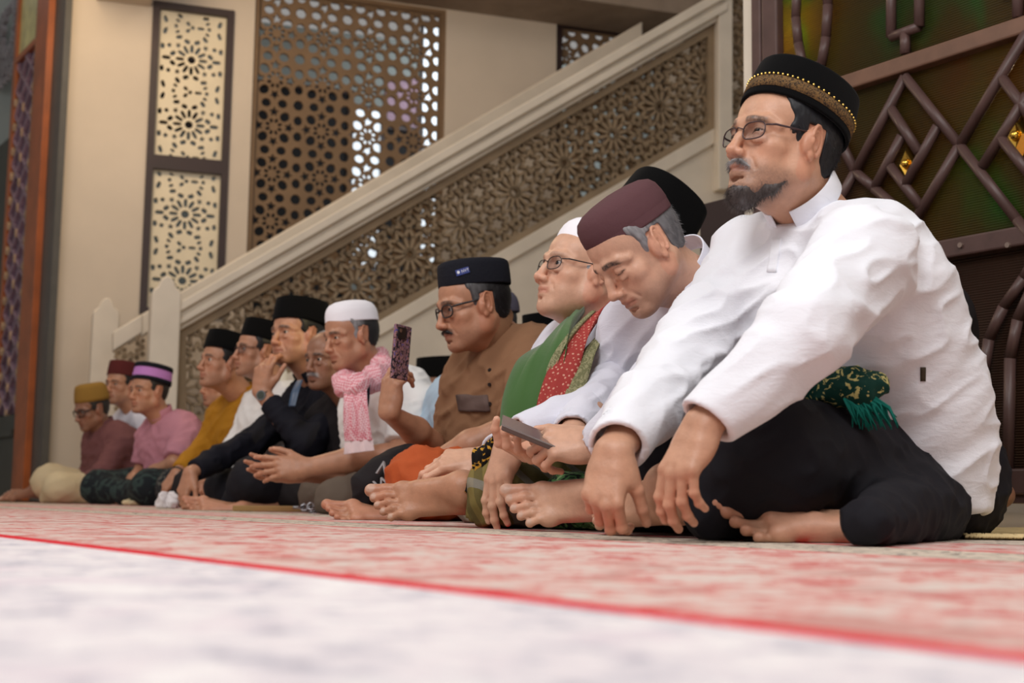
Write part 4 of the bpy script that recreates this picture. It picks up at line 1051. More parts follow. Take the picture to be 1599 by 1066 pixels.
def glasses(parent,HM,mat,rim=.0014,w=.024,hh=.0165,drop=0.,rnd=3.2,half=False,fx=.098,lens=True):
    t=[]
    Rm=MB()
    for sy in (-1,1):
        pts=[]
        for k in range(28):
            a=2*math.pi*k/28; ca,sa=math.cos(a),math.sin(a); y=w*np.sign(ca)*abs(ca)**(2/rnd); z=hh*np.sign(sa)*abs(sa)**(2/rnd)
            yy=sy*.0335+y; pts.append((fx-abs(yy)**2*3.2-.004,yy,z-.004+drop))
        Rm.tube(pts,rim,6,closed=True)
    Rm.tube([(fx-.004,-.0095,.002+drop),(fx+.001,0,.005+drop),(fx-.004,.0095,.002+drop)],rim,6)
    o=Rm.build('glasses',mat,parent,smooth=True,Mx=HM)
    for sy in (-1,1):
        Tm=MB()
        Tm.tube([(fx-.0145,sy*.0575,.004+drop),(.07,sy*.069,.006+drop),(.03,sy*.077,.008+drop*.5),(-.002,sy*.079,.011),(-.020,sy*.074,.004)],[rim*1.1,rim*1.5,rim*1.3,rim*1.2,rim],6)
        Tm.build('glasses_temple',mat,parent,smooth=True,Mx=HM)
    if lens:
        for sy in (-1,1):
            v=[];f=[];n0=0; N=20
            for dx in (0,.0012):
                for k in range(N):
                    a=2*math.pi*k/N; ca,sa=math.cos(a),math.sin(a); y=w*.97*np.sign(ca)*abs(ca)**(2/rnd); z=hh*.97*np.sign(sa)*abs(sa)**(2/rnd); yy=sy*.0335+y
                    v.append((fx-abs(yy)**2*3.2-.005+dx,yy,z-.004+drop))
            f.append(tuple(n0+k for k in range(N))[::-1]); f.append(tuple(n0+N+k for k in range(N)))
            for k in range(N): f.append((n0+k,n0+(k+1)%N,n0+N+(k+1)%N,n0+N+k))
            mk('glasses_lens',np.array(v),f,LENS,parent,False,HM)
    return o
# ---------------------------------------------------------------- hand (x fingers, z back of hand; right hand has thumb on +y)
def hand_geo(h,side,curl=(30,35,40,45),pip=None,dip=None,spread=(8,2,-4,-10),thumb=(25,10,20),elbow=(-.24,0,0),bare=0.06,rw=.030,re=.040,tone='mid',bend=0.,size=1.):
    sg=1 if side=='R' else -1; s=SDF(h); tips=[]
    pip=pip or [c*1.1 for c in curl]; dip=dip or [c*.6 for c in pip]
    Y=[.028,.009,-.010,-.027]; X0=[.090,.094,.088,.079]; LN=[(.043,.026,.019),(.048,.030,.020),(.044,.028,.020),(.034,.021,.018)]; RR=[(.0098,.0088,.0075),(.0100,.009,.0078),(.0095,.0085,.0075),(.0085,.0075,.0068)]
    for (y,r) in ((.020,.017),(.0,.018),(-.018,.016)): s.cap((.012,y*sg*.8,0),(.075,y*sg*1.1,0),r*.95,r*.80,k=.014)
    s.ell((.040,0,-.002),(.045,.038,.0145),k=.014)
    s.ell((.03,sg*.026,-.010),(.030,.014,.013),np.array(Matrix.Rotation(sg*.45,3,'Z')),k=.012)
    s.ell((.035,-sg*.026,-.008),(.030,.011,.012),k=.012)
    for i in range(4):
        p=np.array([X0[i],sg*Y[i],.001]); a=math.radians(spread[i])*sg; c=0
        s.cap((X0[i]-.045,sg*Y[i]*.7,.004),p,.008,.0105,k=.008)
        s.ell(p+np.array([-.002,0,.005]),(.009,.008,.007),k=.006)
        for j,ang in enumerate((curl[i],pip[i],dip[i])):
            c+=math.radians(ang); d=np.array([math.cos(c)*math.cos(a),math.cos(c)*math.sin(a),-math.sin(c)]); q=p+d*LN[i][j]
            s.cap(p,q,RR[i][j]*(1.04 if j else 1.02),RR[i][min(j+1,2)]*(1. if j<2 else .92),k=.0035)
            if j<2: s.ell(q+np.array([math.sin(c),0,math.cos(c)])*.0015,(RR[i][j]*.98,)*3,k=.003)
            if j==2: tips.append(q+np.array([math.sin(c),0,math.cos(c)])*RR[i][2]*.8-d*.002)
            p=q
    # thumb: abduct, flex toward palm, ip
    ab,fl,ip=[math.radians(t) for t in thumb]
    p=np.array([.018,sg*.026,-.008]); d=nrm([math.cos(ab)*math.cos(fl*.6),sg*math.sin(ab),-math.sin(fl*.6)]); q=p+d*.045; s.cap(p,q,.0145,.0115,k=.012)
    d2_=nrm([math.cos(ab*.55)*math.cos(fl),sg*math.sin(ab*.55),-math.sin(fl)]); r=q+d2_*.033; s.cap(q,r,.0115,.0098,k=.004)
    d3=nrm([math.cos(ab*.35)*math.cos(fl+ip),sg*math.sin(ab*.35),-math.sin(fl+ip)]); t=r+d3*.025; s.cap(r,t,.0100,.0085,k=.004); tips.append(t+np.array([0,sg*.5,.8])*.0075)
    E=np.array(elbow,float); L=np.linalg.norm(E); b=min(bare/L,1.)
    Wc=np.array([-.002,0,0.]); s.cap(Wc+np.array([0,.010,0]),(.03,.012,0),.0195,.016,k=.014); s.cap(Wc+np.array([0,-.010,0]),(.03,-.012,0),.0195,.016,k=.014)
    e1=E*min(b,.45); r1=rw*.80+(re-rw*.8)*min(b,.45)/.45*.9
    yv=np.array([0,1.,0])
    s.cap(Wc+yv*.008,e1+yv*.006,.0215,r1,k=.012); s.cap(Wc-yv*.008,e1-yv*.006,.0215,r1,k=.012)
    if b>.45: s.cap(e1,E*b,r1,re*.92,k=.02)
    v,f=s.build(); base=TONE[tone]; col=np.tile(base,(len(v),1))*(.9+.12*vnoise(v,60)+.05*vnoise(v,150))[:,None]
    pm=smst(-.004,-.014,v[:,2])*(v[:,0]>0); col=mixc(col,base*np.array([1.12,.95,.92]),pm*.45)
    for i in range(4):
        kn=np.array([X0[i],sg*Y[i],.008]); m=np.exp(-((v-kn)**2).sum(1)/.008**2); col=mixc(col,base*np.array([.85,.68,.62]),m*.35)
    for t in tips: m=smst(.0075,.0055,np.linalg.norm(v-t,axis=1)); col=mixc(col,base*np.array([1.15,1.1,1.1])+.04,m*.6)
    return v*size,f,col
# ---------------------------------------------------------------- foot (x toes, z top of foot; right foot has big toe on +y)
def foot_geo(h,side,shin=(-.02,0,.2),tone='mid',shinr=(.036,.045),toecurl=0.,size=1.):
    sg=1 if side=='R' else -1; s=SDF(h); X=np.array
    s.ell((.022,0,.030),(.034,.029,.031),k=.015)
    s.ell((.04,0,.05),(.04,.03,.03),k=.02)
    s.cap((.045,sg*.004,.066),(.13,sg*.014,.036),.030,.021,k=.02)
    s.cap((.04,-sg*.014,.028),(.155,-sg*.024,.018),.022,.017,k=.018)
    s.cap((.06,sg*.008,.045),(.170,sg*.026,.020),.022,.0185,k=.018)
    s.cap((.10,0,.030),(.165,0,.019),.024,.016,k=.016)
    s.ell((.172,sg*.026,.019),(.022,.018,.018),k=.01); s.ell((.155,-sg*.034,.016),(.020,.014,.015),k=.01)
    s.ell((.09,sg*.030,.006),(.05,.014,.012),k=.02,op=1)
    T=[(.180,.030,.240,.027,.0125,.0135),(.176,.011,.232,.008,.0088,.0088),(.171,-.006,.222,-.011,.0082,.0082),(.163,-.020,.208,-.027,.0078,.0078),(.152,-.033,.190,-.041,.0075,.0078)]
    nails=[]
    for i,(x0,y0,x1,y1,ra,rb) in enumerate(T):
        z0=.018; z1=.014 if i else .015
        m=X(((x0+x1)/2,sg*(y0+y1)/2,z0+(.006 if i else .001)))
        s.chain([X((x0-.015,sg*y0,z0)),m,X((x1,sg*y1,z1))],[ra,ra*.92,rb],k=.004)
        s.ell((x1+.001,sg*y1,z1),(rb*1.1,rb*1.05,rb*1.0),k=.004)
        nails.append((X((x1+.002,sg*y1,z1+rb*.85)),rb))
        s.cap((x0-.07,sg*y0*.7,.033),(x0-.01,sg*y0,.026),.004,.005,k=.008)
    for y in (-1,1): s.ell((.036,y*.030,.066),(.012,.010,.013),k=.012)
    A=X((.036,0,.070)); s.cap(A,shin,shinr[0],shinr[1],k=.02); s.cap((.01,0,.03),A*.4+X(shin)*.6-X((.0,0,.0)),.020,.026,k=.02)
    v,f=s.build(); base=TONE[tone]; col=np.tile(base,(len(v),1))*(.9+.12*vnoise(v,50)+.05*vnoise(v,150))[:,None]
    sole=smst(.016,.004,v[:,2]); col=mixc(col,base*X([1.2,1.02,1.0])+.03,sole*.45)
    tip=smst(.185,.21,v[:,0]); col=mixc(col,base*X([1.05,.82,.78]),tip*.35)
    for t,r in nails: m=smst(r*.95,r*.7,np.linalg.norm(v-t,axis=1)); col=mixc(col,lin(196,168,152),m*.6*(v[:,2]>.012))
    return v*size,f,col
def basis(x,z):
    x=nrm(x); z=np.array(z,float); z=nrm(z-x*(z@x)); y=np.cross(z,x); return np.stack([x,y,z],1)   # columns
class Body:
    def __init__(s,px,Y,yaw):
        p=at(px,780,Y); s.O=np.array([p[0],p[1],0]); a=math.radians(yaw); s.F=np.array([math.cos(a),math.sin(a),0]); s.L=np.array([-s.F[1],s.F[0],0]); s.Y=Y
    def J(s,px,py,l=0.):
        d=ray(px,py); t=((s.O+s.L*l-CAM)@s.L)/(d@s.L); return CAM+d*t
    def B(s,f,l,z): return s.O+s.F*f+s.L*l+np.array([0,0,z])
def fold_disp(v,n,amp,f=(9,9,9),axis=None,seed=0.,fade=()):
    Rr=np.array([[.83,.2,-.52],[-.2,.97,.05],[.52,.06,.85]]); q=(v@Rr)*np.array(f)
    w=vnoise(v,5,seed)*1.6
    a=1-np.abs(2*vnoise(q+w[:,None],1.0,seed+3)-1); b=1-np.abs(2*vnoise(q*2.1+w[:,None],1.,seed+9)-1)
    g=np.ones(len(v))
    for p in fade: g*=smst(.03,.11,np.linalg.norm(v-p,axis=1))
    return v+n*(g*(amp*((a**2.2)-.4)+amp*.75*((b**2.5)-.35)))[:,None]
class BodyMesh:   # one continuous skin mesh of a person
    def __init__(s): s.v=[];s.f=[];s.c=[];s.m=[];s.n=0; s.tri=[]
    def add(s,v,f,c,mi=0,R=None,t=None):
        v=np.asarray(v)
        if R is not None: v=v@np.asarray(R).T+t
        s.v.append(v); s.c.append(c); s.f+= [tuple(int(i)+s.n for i in q) for q in f] if not isinstance(f,np.ndarray) else []
        if isinstance(f,np.ndarray): s.tri.append((f+s.n,mi))
        else: s.m+=[mi]*len(f)
        s.n+=len(v)
    def build(s,parent,name='body'):
        V=np.concatenate(s.v); C=np.concatenate(s.c); me=bpy.data.meshes.new(name)
        quads=np.concatenate([f for f,_ in s.tri]); qm=np.concatenate([np.full(len(f),mi) for f,mi in s.tri])
        L=[len(q) for q in s.f]; nf=len(quads)+len(s.f)
        loops=np.concatenate([quads.ravel(),np.array([i for q in s.f for i in q],int)]) if s.f else quads.ravel()
        tot=np.concatenate([np.full(len(quads),4),np.array(L,int)]) if s.f else np.full(len(quads),4)
        st=np.concatenate([[0],np.cumsum(tot)[:-1]])
        me.vertices.add(len(V)); me.vertices.foreach_set('co',V.astype(np.float32).ravel())
        me.loops.add(len(loops)); me.loops.foreach_set('vertex_index',loops.astype(np.int32))
        me.polygons.add(nf); me.polygons.foreach_set('loop_start',st.astype(np.int32)); me.polygons.foreach_set('loop_total',tot.astype(np.int32))
        me.materials.append(SKIN); me.materials.append(EYE)
        me.polygons.foreach_set('material_index',np.concatenate([qm,np.array(s.m,int)]).astype(np.int32) if s.f else qm.astype(np.int32))
        me.polygons.foreach_set('use_smooth',np.ones(nf,bool))
        a=me.color_attributes.new('Col','FLOAT_COLOR','POINT'); c=np.ones((len(V),4),np.float32); c[:,:3]=C; a.data.foreach_set('color',c.ravel())
        me.update(); me.validate(); o=bpy.data.objects.new(name,me); COL.objects.link(o); return par(o,parent)
def put_head(bm_,root,B,hd,h,neckpt):
    c=B.J(*hd['c']); yaw=math.radians(hd.get('yaw',200)); pit=math.radians(hd.get('pitch',0)); rol=math.radians(hd.get('roll',0)); sc=hd.get('size',1.)
    R=np.array(Matrix.Rotation(yaw,3,'Z')@Matrix.Rotation(-pit,3,'Y')@Matrix.Rotation(rol,3,'X'))
    nl=R.T@(neckpt-c)/sc
    v,f,col,eyes=head_geo(hd,h,nl)
    v=v@(R*sc).T+c; bm_.add(v,f,col,0)
    for ev,ef,ec,et in eyes: bm_.add(ev@(R*sc).T+c,[tuple(q) for q in ef]+[tuple(q) for q in et],ec,1)
    HM=np.eye(4); HM[:3,:3]=R*sc; HM[:3,3]=c; HM=Matrix(HM.tolist())
    if hd.get('hair',True):
        hv,hf,hc=hair_geo(hd,max(h,.0024)*1.2); ho=mk('hair',hv,hf,HAIR,root,True,HM,cols=hc)
        ns=hd.get('strands',0)
        if ns:
            hn=vnormals(hv,hf); inside=((hv-np.array([-.018,0,.034]))/np.array([.0975,.0765,.0825])); ok=np.where(((inside**2).sum(1)>1.03)&(hv[:,2]<.075))[0]
            if len(ok)>50:
                rr=np.random.default_rng(5); ii=rr.choice(ok,ns); sv,sf=strand_geo(hv[ii],hn[ii]*.3,.009,.00035,np.array([-.8,0,-1.6]),rr,.2)
                so=mk('hair_strands',sv,sf,HAIR,ho,False,HM,cols=np.repeat(hc[ii]*(.7+.9*rr.random((ns,1))),4,0)); so['kind']='stuff'
                pass
    return HM
def beard_geo(kind,P,h):
    s=SDF(h); 
    if kind=='goatee':
        s.chain([(.058,.028,-.098),(.072,.016,-.106),(.079,0,-.108),(.072,-.016,-.106),(.058,-.028,-.098)],[.009,.012,.013,.012,.009],k=.01)
        s.ell((.064,0,-.120),(.022,.022,.016),k=.012)
        for y in (-1,1):
            s.chain([(.022,y*.0590,-.078),(.040,y*.044,-.098),(.060,y*.018,-.114)],[.0035,.008,.011],k=.01)
            s.chain([(.062,y*.034,-.072),(.056,y*.040,-.088),(.048,y*.040,-.102)],[.002,.0045,.008],k=.008)
    if kind=='moustache':
        for y in (-1,1): s.chain([(.0965,y*.003,-.0545),(.0925,y*.014,-.0575),(.080,y*.028,-.0675)],[.0035,.0045,.0022],k=.004)
    v,f=s.build(); n=vnormals(v,f); return v,f,n
def beard(kind,parent,HM,n,c1,c2,L=.012,seed=1,h=.003):
    v,f,nn=beard_geo(kind,{},h); rr=np.random.default_rng(seed)
    w=vnoise(v,70); col=mixc(np.tile(c1,(len(v),1)),c2,np.clip((w-.35)*2,0,1)*(1 if kind!='goatee' else smst(.05,.08,v[:,0])))
    v2=v+nn*(.002*(vnoise(v*np.array([1,1,.4]),400)-.5))[:,None]
    o=mk('beard' if kind=='goatee' else 'moustache',v2,f,HAIR,parent,True,HM,cols=col)
    ii=rr.integers(0,len(v),n); down=np.array([.1,0,-1.]) if kind=='goatee' else np.array([.2,0,-.9])
    sv,sf=strand_geo(v[ii],nn[ii],L,.00032,down,rr,.25)
    so=mk('strands',sv,sf,HAIR,o,False,HM,cols=np.repeat(col[ii]*(.7+.9*rr.random((n,1))),4,0)); so['kind']='stuff'
    so.matrix_parent_inverse=Matrix(); 
    return o
def garment(name,mat,parent,S,h,amp=.005,freq=(9,9,9),seed=0.,rel=1,label=None,floor=True,cols=None,fade=()):
    if floor: S.half((0,0,.002),(0,0,-1))
    v,f=S.build()
    if rel: v=relax(v,f,rel)
    if amp: n=vnormals(v,f); v=fold_disp(v,n,amp,freq,seed=seed,fade=fade)
    if floor: v[:,2]=np.maximum(v[:,2],.0015)
    o=mk(name,v,f,mat,parent,True)
    if label: o['label']=label
    return o
def collar(parent,mat,base,axis,fwd,r=(.068,.060),hgt=.038,gap=.35,flare=.0,thick=.004,name='collar',label=None,fdrop=.02):
    # standing collar: open ring round the neck, front gap faces fwd
    z=nrm(axis); x=nrm(np.array(fwd)-z*(np.array(fwd)@z)); y=np.cross(z,x); v=[];f=[]; n=40
    for k in range(n+1):
        a=gap+(2*math.pi-2*gap)*k/n; c,s_=math.cos(a),math.sin(a)
        for (rr,t) in ((0,0),(flare,1),(flare-thick,1),(-thick,0)):
            v.append(base+x*c*(r[0]+rr)+y*s_*(r[1]+rr)+z*(hgt*t-fdrop*(.5+.5*c)))
    for k in range(n):
        for q in range(4): a=k*4+q; b=k*4+(q+1)%4; f.append((a,b,b+4,a+4))
    f.append((0,3,2,1)); f.append((n*4,n*4+1,n*4+2,n*4+3))
    o=mk(name,np.array(v),f,mat,parent,True); m=o.modifiers.new('b','BEVEL'); m.width=.0015; m.segments=2; m.limit_method='ANGLE'
    if label: o['label']=label
    return o
def ribbon(name,mat,parent,pts,wdir,width,thick=.006,label=None,fold=.004,n=None,seed=0):
    # strip of cloth following pts, widths across wdir (list or single), with real thickness
    P=np.array(pts,float); m=len(P)
    tt=np.linspace(0,m-1,n or m*6); Q=[]
    for t in tt:   # Catmull-Rom
        i=int(min(math.floor(t),m-2)); u=t-i; p0=P[max(i-1,0)];p1=P[i];p2=P[i+1];p3=P[min(i+2,m-1)]
        Q.append(.5*((2*p1)+(-p0+p2)*u+(2*p0-5*p1+4*p2-p3)*u*u+(-p0+3*p1-3*p2+p3)*u**3))
    Q=np.array(Q); nw=9; v=[];f=[]
    W_=np.array(wdir,float); W_=np.tile(W_,(m,1)) if W_.ndim==1 else W_
    wd=np.array([width]*m if np.isscalar(width) else width,float)
    for i,t in enumerate(tt):
        T=nrm(Q[min(i+1,len(Q)-1)]-Q[max(i-1,0)]); k=int(min(math.floor(t),m-2)); u=t-k; w_=W_[k]*(1-u)+W_[k+1]*u; ww=wd[k]*(1-u)+wd[k+1]*u
        w_=nrm(w_-T*(w_@T)); N=np.cross(T,w_)
        top=[];
        for q in range(nw):
            s_=q/(nw-1)-.5; bump=fold*math.sin(q*2.3+i*.15+seed)+fold*.7*math.sin(q*4.1+i*.07)
            v.append(Q[i]+w_*s_*ww+N*(thick/2*(1-(2*s_)**4)+bump))
        for q in range(nw-1,-1,-1):
            s_=q/(nw-1)-.5; bump=fold*math.sin(q*2.3+i*.15+seed)+fold*.7*math.sin(q*4.1+i*.07)
            v.append(Q[i]+w_*s_*ww+N*(-thick/2*(1-(2*s_)**4)-.0005+bump))
    K=2*nw
    for i in range(len(Q)-1):
        for q in range(K): f.append((i*K+q,i*K+(q+1)%K,(i+1)*K+(q+1)%K,(i+1)*K+q))
    f.append(tuple(range(K))[::-1]); f.append(tuple((len(Q)-1)*K+q for q in range(K)))
    o=mk(name,np.array(v),f,mat,parent,True)
    if label: o['label']=label
    return o
def torso_sdf(B,h,spine,k=.05):
    S=SDF(h)
    pts=[]
    for (px,py,r,hw) in spine:
        c=B.J(px,py,0); pts.append((c,r,hw)); S.cap(c-B.L*hw,c+B.L*hw,r,r,k=k)
    for (a,ra,ha),(b,rb,hb) in zip(pts[:-1],pts[1:]):
        for s_ in (-1,0,1): S.cap(a+B.L*ha*s_,b+B.L*hb*s_,ra,rb,k=k)
    return S,pts
def core(bm_,B,pts,limbs,tone):
    S=SDF(.014)
    for (a,ra,ha),(b,rb,hb) in zip(pts[:-1],pts[1:]):
        for s_ in (-1,1): S.cap(a+B.L*ha*.7*s_,b+B.L*hb*.7*s_,ra*.62,rb*.62,k=.03)
    for L in limbs:
        for i in range(len(L)-1): S.cap(L[i][0],L[i+1][0],L[i][1],L[i+1][1],k=.03)
    S.half((0,0,.012),(0,0,-1))
    v,f=S.build(); bm_.add(v,f,np.tile(TONE[tone],(len(v),1)),0)
PEOPLE={}
def man(key,label,O,yaw,head,neck=None,spine=None,tone='mid',h=.006,hh=.0028,shirt=WHITE,shirtname='shirt',amp=.006,freq=(8,8,8),arms=None,legs=None,legmat=BLACKC,legname='trousers',legamp=.006,
        feet=(),cap=None,col=None,group=None,extra_cut=(),kb=.05,hem=None,legh=None,add_torso=(),bandt=None):
    hh=hh*(1.12 if hh<.0022 else 1.27); h=h*1.1 if h<.005 else (.0057 if h<.006 else h*1.2)
    B=Body(*O,yaw); P=lambda j:(B.B(*j[1:]) if j[0]=='b' else (at(*j[1:]) if j[0]=='a' else B.J(*j)))
    root=empty('person',B.O,label,'person',group)
    head=dict(head); head.setdefault('tone',tone)
    hc=B.J(*head['c']); zh=hc[2]; fh=(hc-B.O)@B.F
    nb=P(neck) if neck is not None else B.B(fh-.10,0,zh-.165)
    fn_=(nb-B.O)@B.F; zn=nb[2]
    bm_=BodyMesh()
    HM=put_head(bm_,root,B,head,hh,nb)
    # torso
    if spine is None:
        spine=[('b',.0,.10,.125,.07),('b',-.01+.10*fn_,.22,.128,.08),('b',-.02+.35*fn_,.22+(zn-.22)*.38,.125,.09),('b',-.02+.72*fn_,.22+(zn-.22)*.72,.108,.11),('b',fn_-.02,zn-.045,.07,.10)]
        pts=[(B.B(s_[1],0,s_[2]),s_[3],s_[4]) for s_ in spine]
    else: pts=[(B.J(px,py,0),r,hw) for (px,py,r,hw) in spine]
    S=SDF(h)
    for c,r,hw in pts: S.cap(c-B.L*hw,c+B.L*hw,r,r,k=kb)
    for (a,ra,ha),(b,rb,hb) in zip(pts[:-1],pts[1:]):
        for s_ in (-1,0,1): S.cap(a+B.L*ha*s_,b+B.L*hb*s_,ra,rb,k=kb)
    for q in add_torso: S.cap(P(q[0]),P(q[1]),q[2],q[3],k=q[4] if len(q)>4 else .04)
    A={}
    for side,sg in (('L',1),('R',-1)):
        a=dict((arms or {}).get(side,{}))
        a.setdefault('sh',('b',fn_-.0,sg*.175,zn-.075)); a.setdefault('el',('b',.16,sg*.25,.27)); a.setdefault('wr',('b',.38,sg*.07,.17)); a.setdefault('r',(.062,.052,.042)); a.setdefault('end',2.0)
        a['p']=[P(a['sh']),P(a['el']),P(a['wr'])]; A[side]=a
        sh,el,wr=a['p']; rs,re,rw=a['r']
        S.cap(pts[-1][0]+B.L*sg*.07,sh,.055,rs,k=kb)
        if a['end']>1:
            t=a['end']-1; en=el+(wr-el)*t; rr=re+(rw-re)*t
            S.cap(sh,el,rs,re,k=.03); S.cap(el,en+nrm(wr-el)*.01,re,rr,k=.02); ax=nrm(wr-el); inn=el
        else:
            t=a['end']; en=sh+(el-sh)*t; rr=rs+(re-rs)*t
            S.cap(sh,en+nrm(el-sh)*.01,rs,rr,k=.03); ax=nrm(el-sh); inn=sh
        a['cut']=(en,ax,rr)
    for side in A:
        en,ax,rr=A[side]['cut']
        ax=nrm(ax+np.array(A[side].get('cuttilt',(0,0,0))))
        S.cyl(en,en+ax*(rr+.03),rr+.03,k=.001,op=1)
        if h<.0058: S.cap(en-ax*.045,en+ax*.02,rr-.0105,rr-.0085,k=.001,op=1)
    for c,n_ in extra_cut: S.half(P(c),n_)
    for q in (hem or ()): S.cap(P(q[0]),P(q[1]),q[2],q[3],k=.012,op=1)
    sm=shirt
    so=garment(shirtname,sm,root,S,h,amp,freq,fade=[A[q]['cut'][0] for q in A])
    # legs
    lg=legs if legs is not None else [[('b',.0,.10,.115),('b',.34,.30,.095),('b',.30,.0,.06)],[('b',.0,-.10,.115),('b',.34,-.30,.095),('b',.30,.02,.06)]]
    S=SDF((legh or h*1.15)*1.2); limbs=[]
    for chain in lg:
        cc=[]
        for j in chain:
            r_=None
            if len(j)==2: p,r_=P(j[0]),j[1]
            else: p=P(j); 
            cc.append([p,r_])
        for q,dr_ in zip(cc,(.115,.085,.06,.05)): q[1]=q[1] or dr_
        for i in range(len(cc)-1): S.cap(cc[i][0],cc[i+1][0],cc[i][1],cc[i+1][1],k=.04)
        limbs.append([(p,r_*.6) for p,r_ in cc])
    S.cap(B.B(-.02,-.08,.11),B.B(-.02,.08,.11),.125,.125,k=.05)
    garment(legname,legmat,root,S,(legh or h*1.15)*1.2,legamp,(13,13,13),seed=3.)
    # hands, arms
    for side in A:
        a=A[side]; sh,el,wr=a['p']; rs,re,rw=a['r']
        limbs.append([(sh,rs*.55),(el,re*.55),(wr,.02)])
        hd=a.get('hand')
        if hd is None: hd={}
        if hd=='none': continue
        fa_=nrm(wr-el); x=hd.get('x'); x=nrm(x) if x is not None else nrm(fa_+np.array([0,0,-.35])); z=hd.get('z'); z=np.array(z) if z is not None else np.array([-.2,-.6,.8])
        R=basis(x,z); eloc=R.T@(el-wr); bare=1.0 if a['end']<1.5 else (.10 if a['end']>=1.95 else .2)
        v,f,c=hand_geo(hd.get('h',hh/1.1)*1.08,side,hd.get('curl',(30,35,40,45)),hd.get('pip'),hd.get('dip'),hd.get('spread',(6,2,-3,-8)),hd.get('thumb',(30,15,20)),eloc,bare=9 if bare==1.0 else bare,tone=hd.get('tone',tone),re=.040)
        sc=hd.get('size',1.); bm_.add(v*sc,f,c,0,R,wr)
        if a['end']<=1.5:
            S2=SDF(.006); S2.cap(sh,el,.045,.037,k=.01); v2,f2=S2.build(); bm_.add(v2,f2,np.tile(TONE[tone]*.93,(len(v2),1)),0)
    for ft in feet:
        R=basis(ft['x'],ft['z']); hl=P(ft['heel']); sh_=ft.get('shin'); shl=R.T@(P(sh_)-hl) if sh_ is not None else np.array([-.02,0,.10])
        v,f,c=foot_geo(ft.get('h',hh/1.1)*1.1,ft['side'],shin=shl,tone=ft.get('tone',tone),shinr=ft.get('shinr',(.034,.040)))
        v=v@R.T*ft.get('size',1.)+hl; v[:,2]=np.maximum(v[:,2],.001); bm_.add(v,f,c,0)
    core(bm_,B,pts,limbs,tone)
    bm_.build(root)
    if col=='auto':
        collar(root,shirt,nb+np.array([0,0,.030])+B.F*.016,B.F*.35+np.array([0,0,1]),B.F,r=(.070,.064),hgt=.040,gap=.3)
    elif col:
        collar(root,col.get('mat',shirt),P(col['c']),B.F*col.get('tilt',.45)+np.array([0,0,1]),B.F,r=col.get('r',(.068,.060)),hgt=col.get('h',.036),gap=col.get('gap',.3),flare=col.get('flare',0),fdrop=col.get('fd',.02))
    if cap: 
        d=dict(cap); m=d.pop('mat'); pr=d.pop('prof',SONGKOK); nm=d.pop('name','cap'); d.setdefault('c',(-.018,0,.046)); co=cap_mesh(nm,m,root,HM,pr,**d)
    PEOPLE[key]=dict(root=root,HM=HM,B=B,A=A,P=P,pts=pts)
    return PEOPLE[key]
# ================================================================ the seated men
CAMK=lambda v:np.array(v,float)
# --- man 1, right foreground
m=man('m1','man in white tunic, gold-trimmed black cap and grey goatee, nearest at right',(1400,2.6),222,
  head=dict(c=(1218,229,0),yaw=210,pitch=9,roll=-2,size=1.0,old=.8,fold=1.1,stub=.35,tone='mid',hairc=lin(22,22,26),strands=1800,open=.0030,lip=1.25,neckr=.056,hairlow=-.075,cheek=1.0,nose=.92,mous=.5,mousc=lin(110,106,106),chz=.0),
  neck=(1292,368,0),spine=[(1362,755,.14,.07),(1352,680,.14,.08),(1333,600,.135,.09),(1300,505,.13,.10),(1276,450,.112,.11),(1272,400,.066,.11)],
  h=.0042,hh=.0021,amp=.010,freq=(6,6,15),shirt=WHITE,add_torso=[((1300,352,-.02),(1335,378,.14),.036,.05,.05)],extra_cut=[(('b',0,0,.052),(0,0,-1))],
  arms=dict(L=dict(sh=(1346,402,.185),el=(1258,522,.23),wr=(1098,662,.16),r=(.080,.066,.044),end=1.97,cuttilt=(.1,0,-.15),
        hand=dict(x=(-.42,-.12,-.80),z=(-.65,-.62,.30),curl=(28,32,36,38),pip=(22,26,28,30),dip=(12,14,16,18),spread=(4,1,-2,-6),thumb=(20,25,15),h=.0024,size=.93)),
      R=dict(sh=(1176,408,-.17),el=(1066,560,-.16),wr=(958,705,-.02),r=(.074,.068,.046),end=1.95,cuttilt=(.2,0,-.1),
        hand=dict(x=(-.22,-.25,-.92),z=(-.40,-.88,.05),curl=(52,58,62,66),pip=(50,52,54,58),dip=(20,22,24,26),spread=(6,1,-3,-7),thumb=(26,40,15),h=.0024,size=.95))),
  legs=[[((1440,765,-.02),.11),((1410,760,.02),.11)],[((1425,752,.07),.122),((1196,722,.10),.104),((1118,796,.05),.052)],[((1380,752,-.12),.118),((1010,745,-.22),.082),((1170,800,-.05),.055)],[((1480,800,.08),.07),((1330,775,.14),.062)],[((1352,818,.33),.036),((1440,790,.15),.075)]],
  legmat=BLACKC,legamp=.007,legh=.005,
  feet=[dict(side='R',heel=('a',1372,800,2.095),x=(-1,-.04,.0),z=(-.0,.76,-.65),shin=('a',1400,790,2.3)),
        dict(side='L',heel=('a',1092,814,2.25),x=(-.66,.75,.0),z=(-.1,-.62,.75),shin=('a',1150,785,2.27),shinr=(.038,.045))],
  col=dict(c=(1256,318,0),tilt=.95,h=.040,gap=.30,r=(.080,.070),fd=.010),
  cap=dict(name='black_velvet_cap',mat=VELVET,prof=SONGKOK,c=(-.022,0,.047),r=(.107,.089),tilt=.27,boxy=2.15))
root=m['root'];HM=m['HM'];kw=dict(c=(-.022,0,.047),r=(.107,.089),tilt=.27,boxy=2.15)
cap_mesh('embroidered_band',GOLDTRIM,root,HM,[(.99,.014),(1.012,.014),(1.006,.036),(.985,.036)],closed=False,**kw)
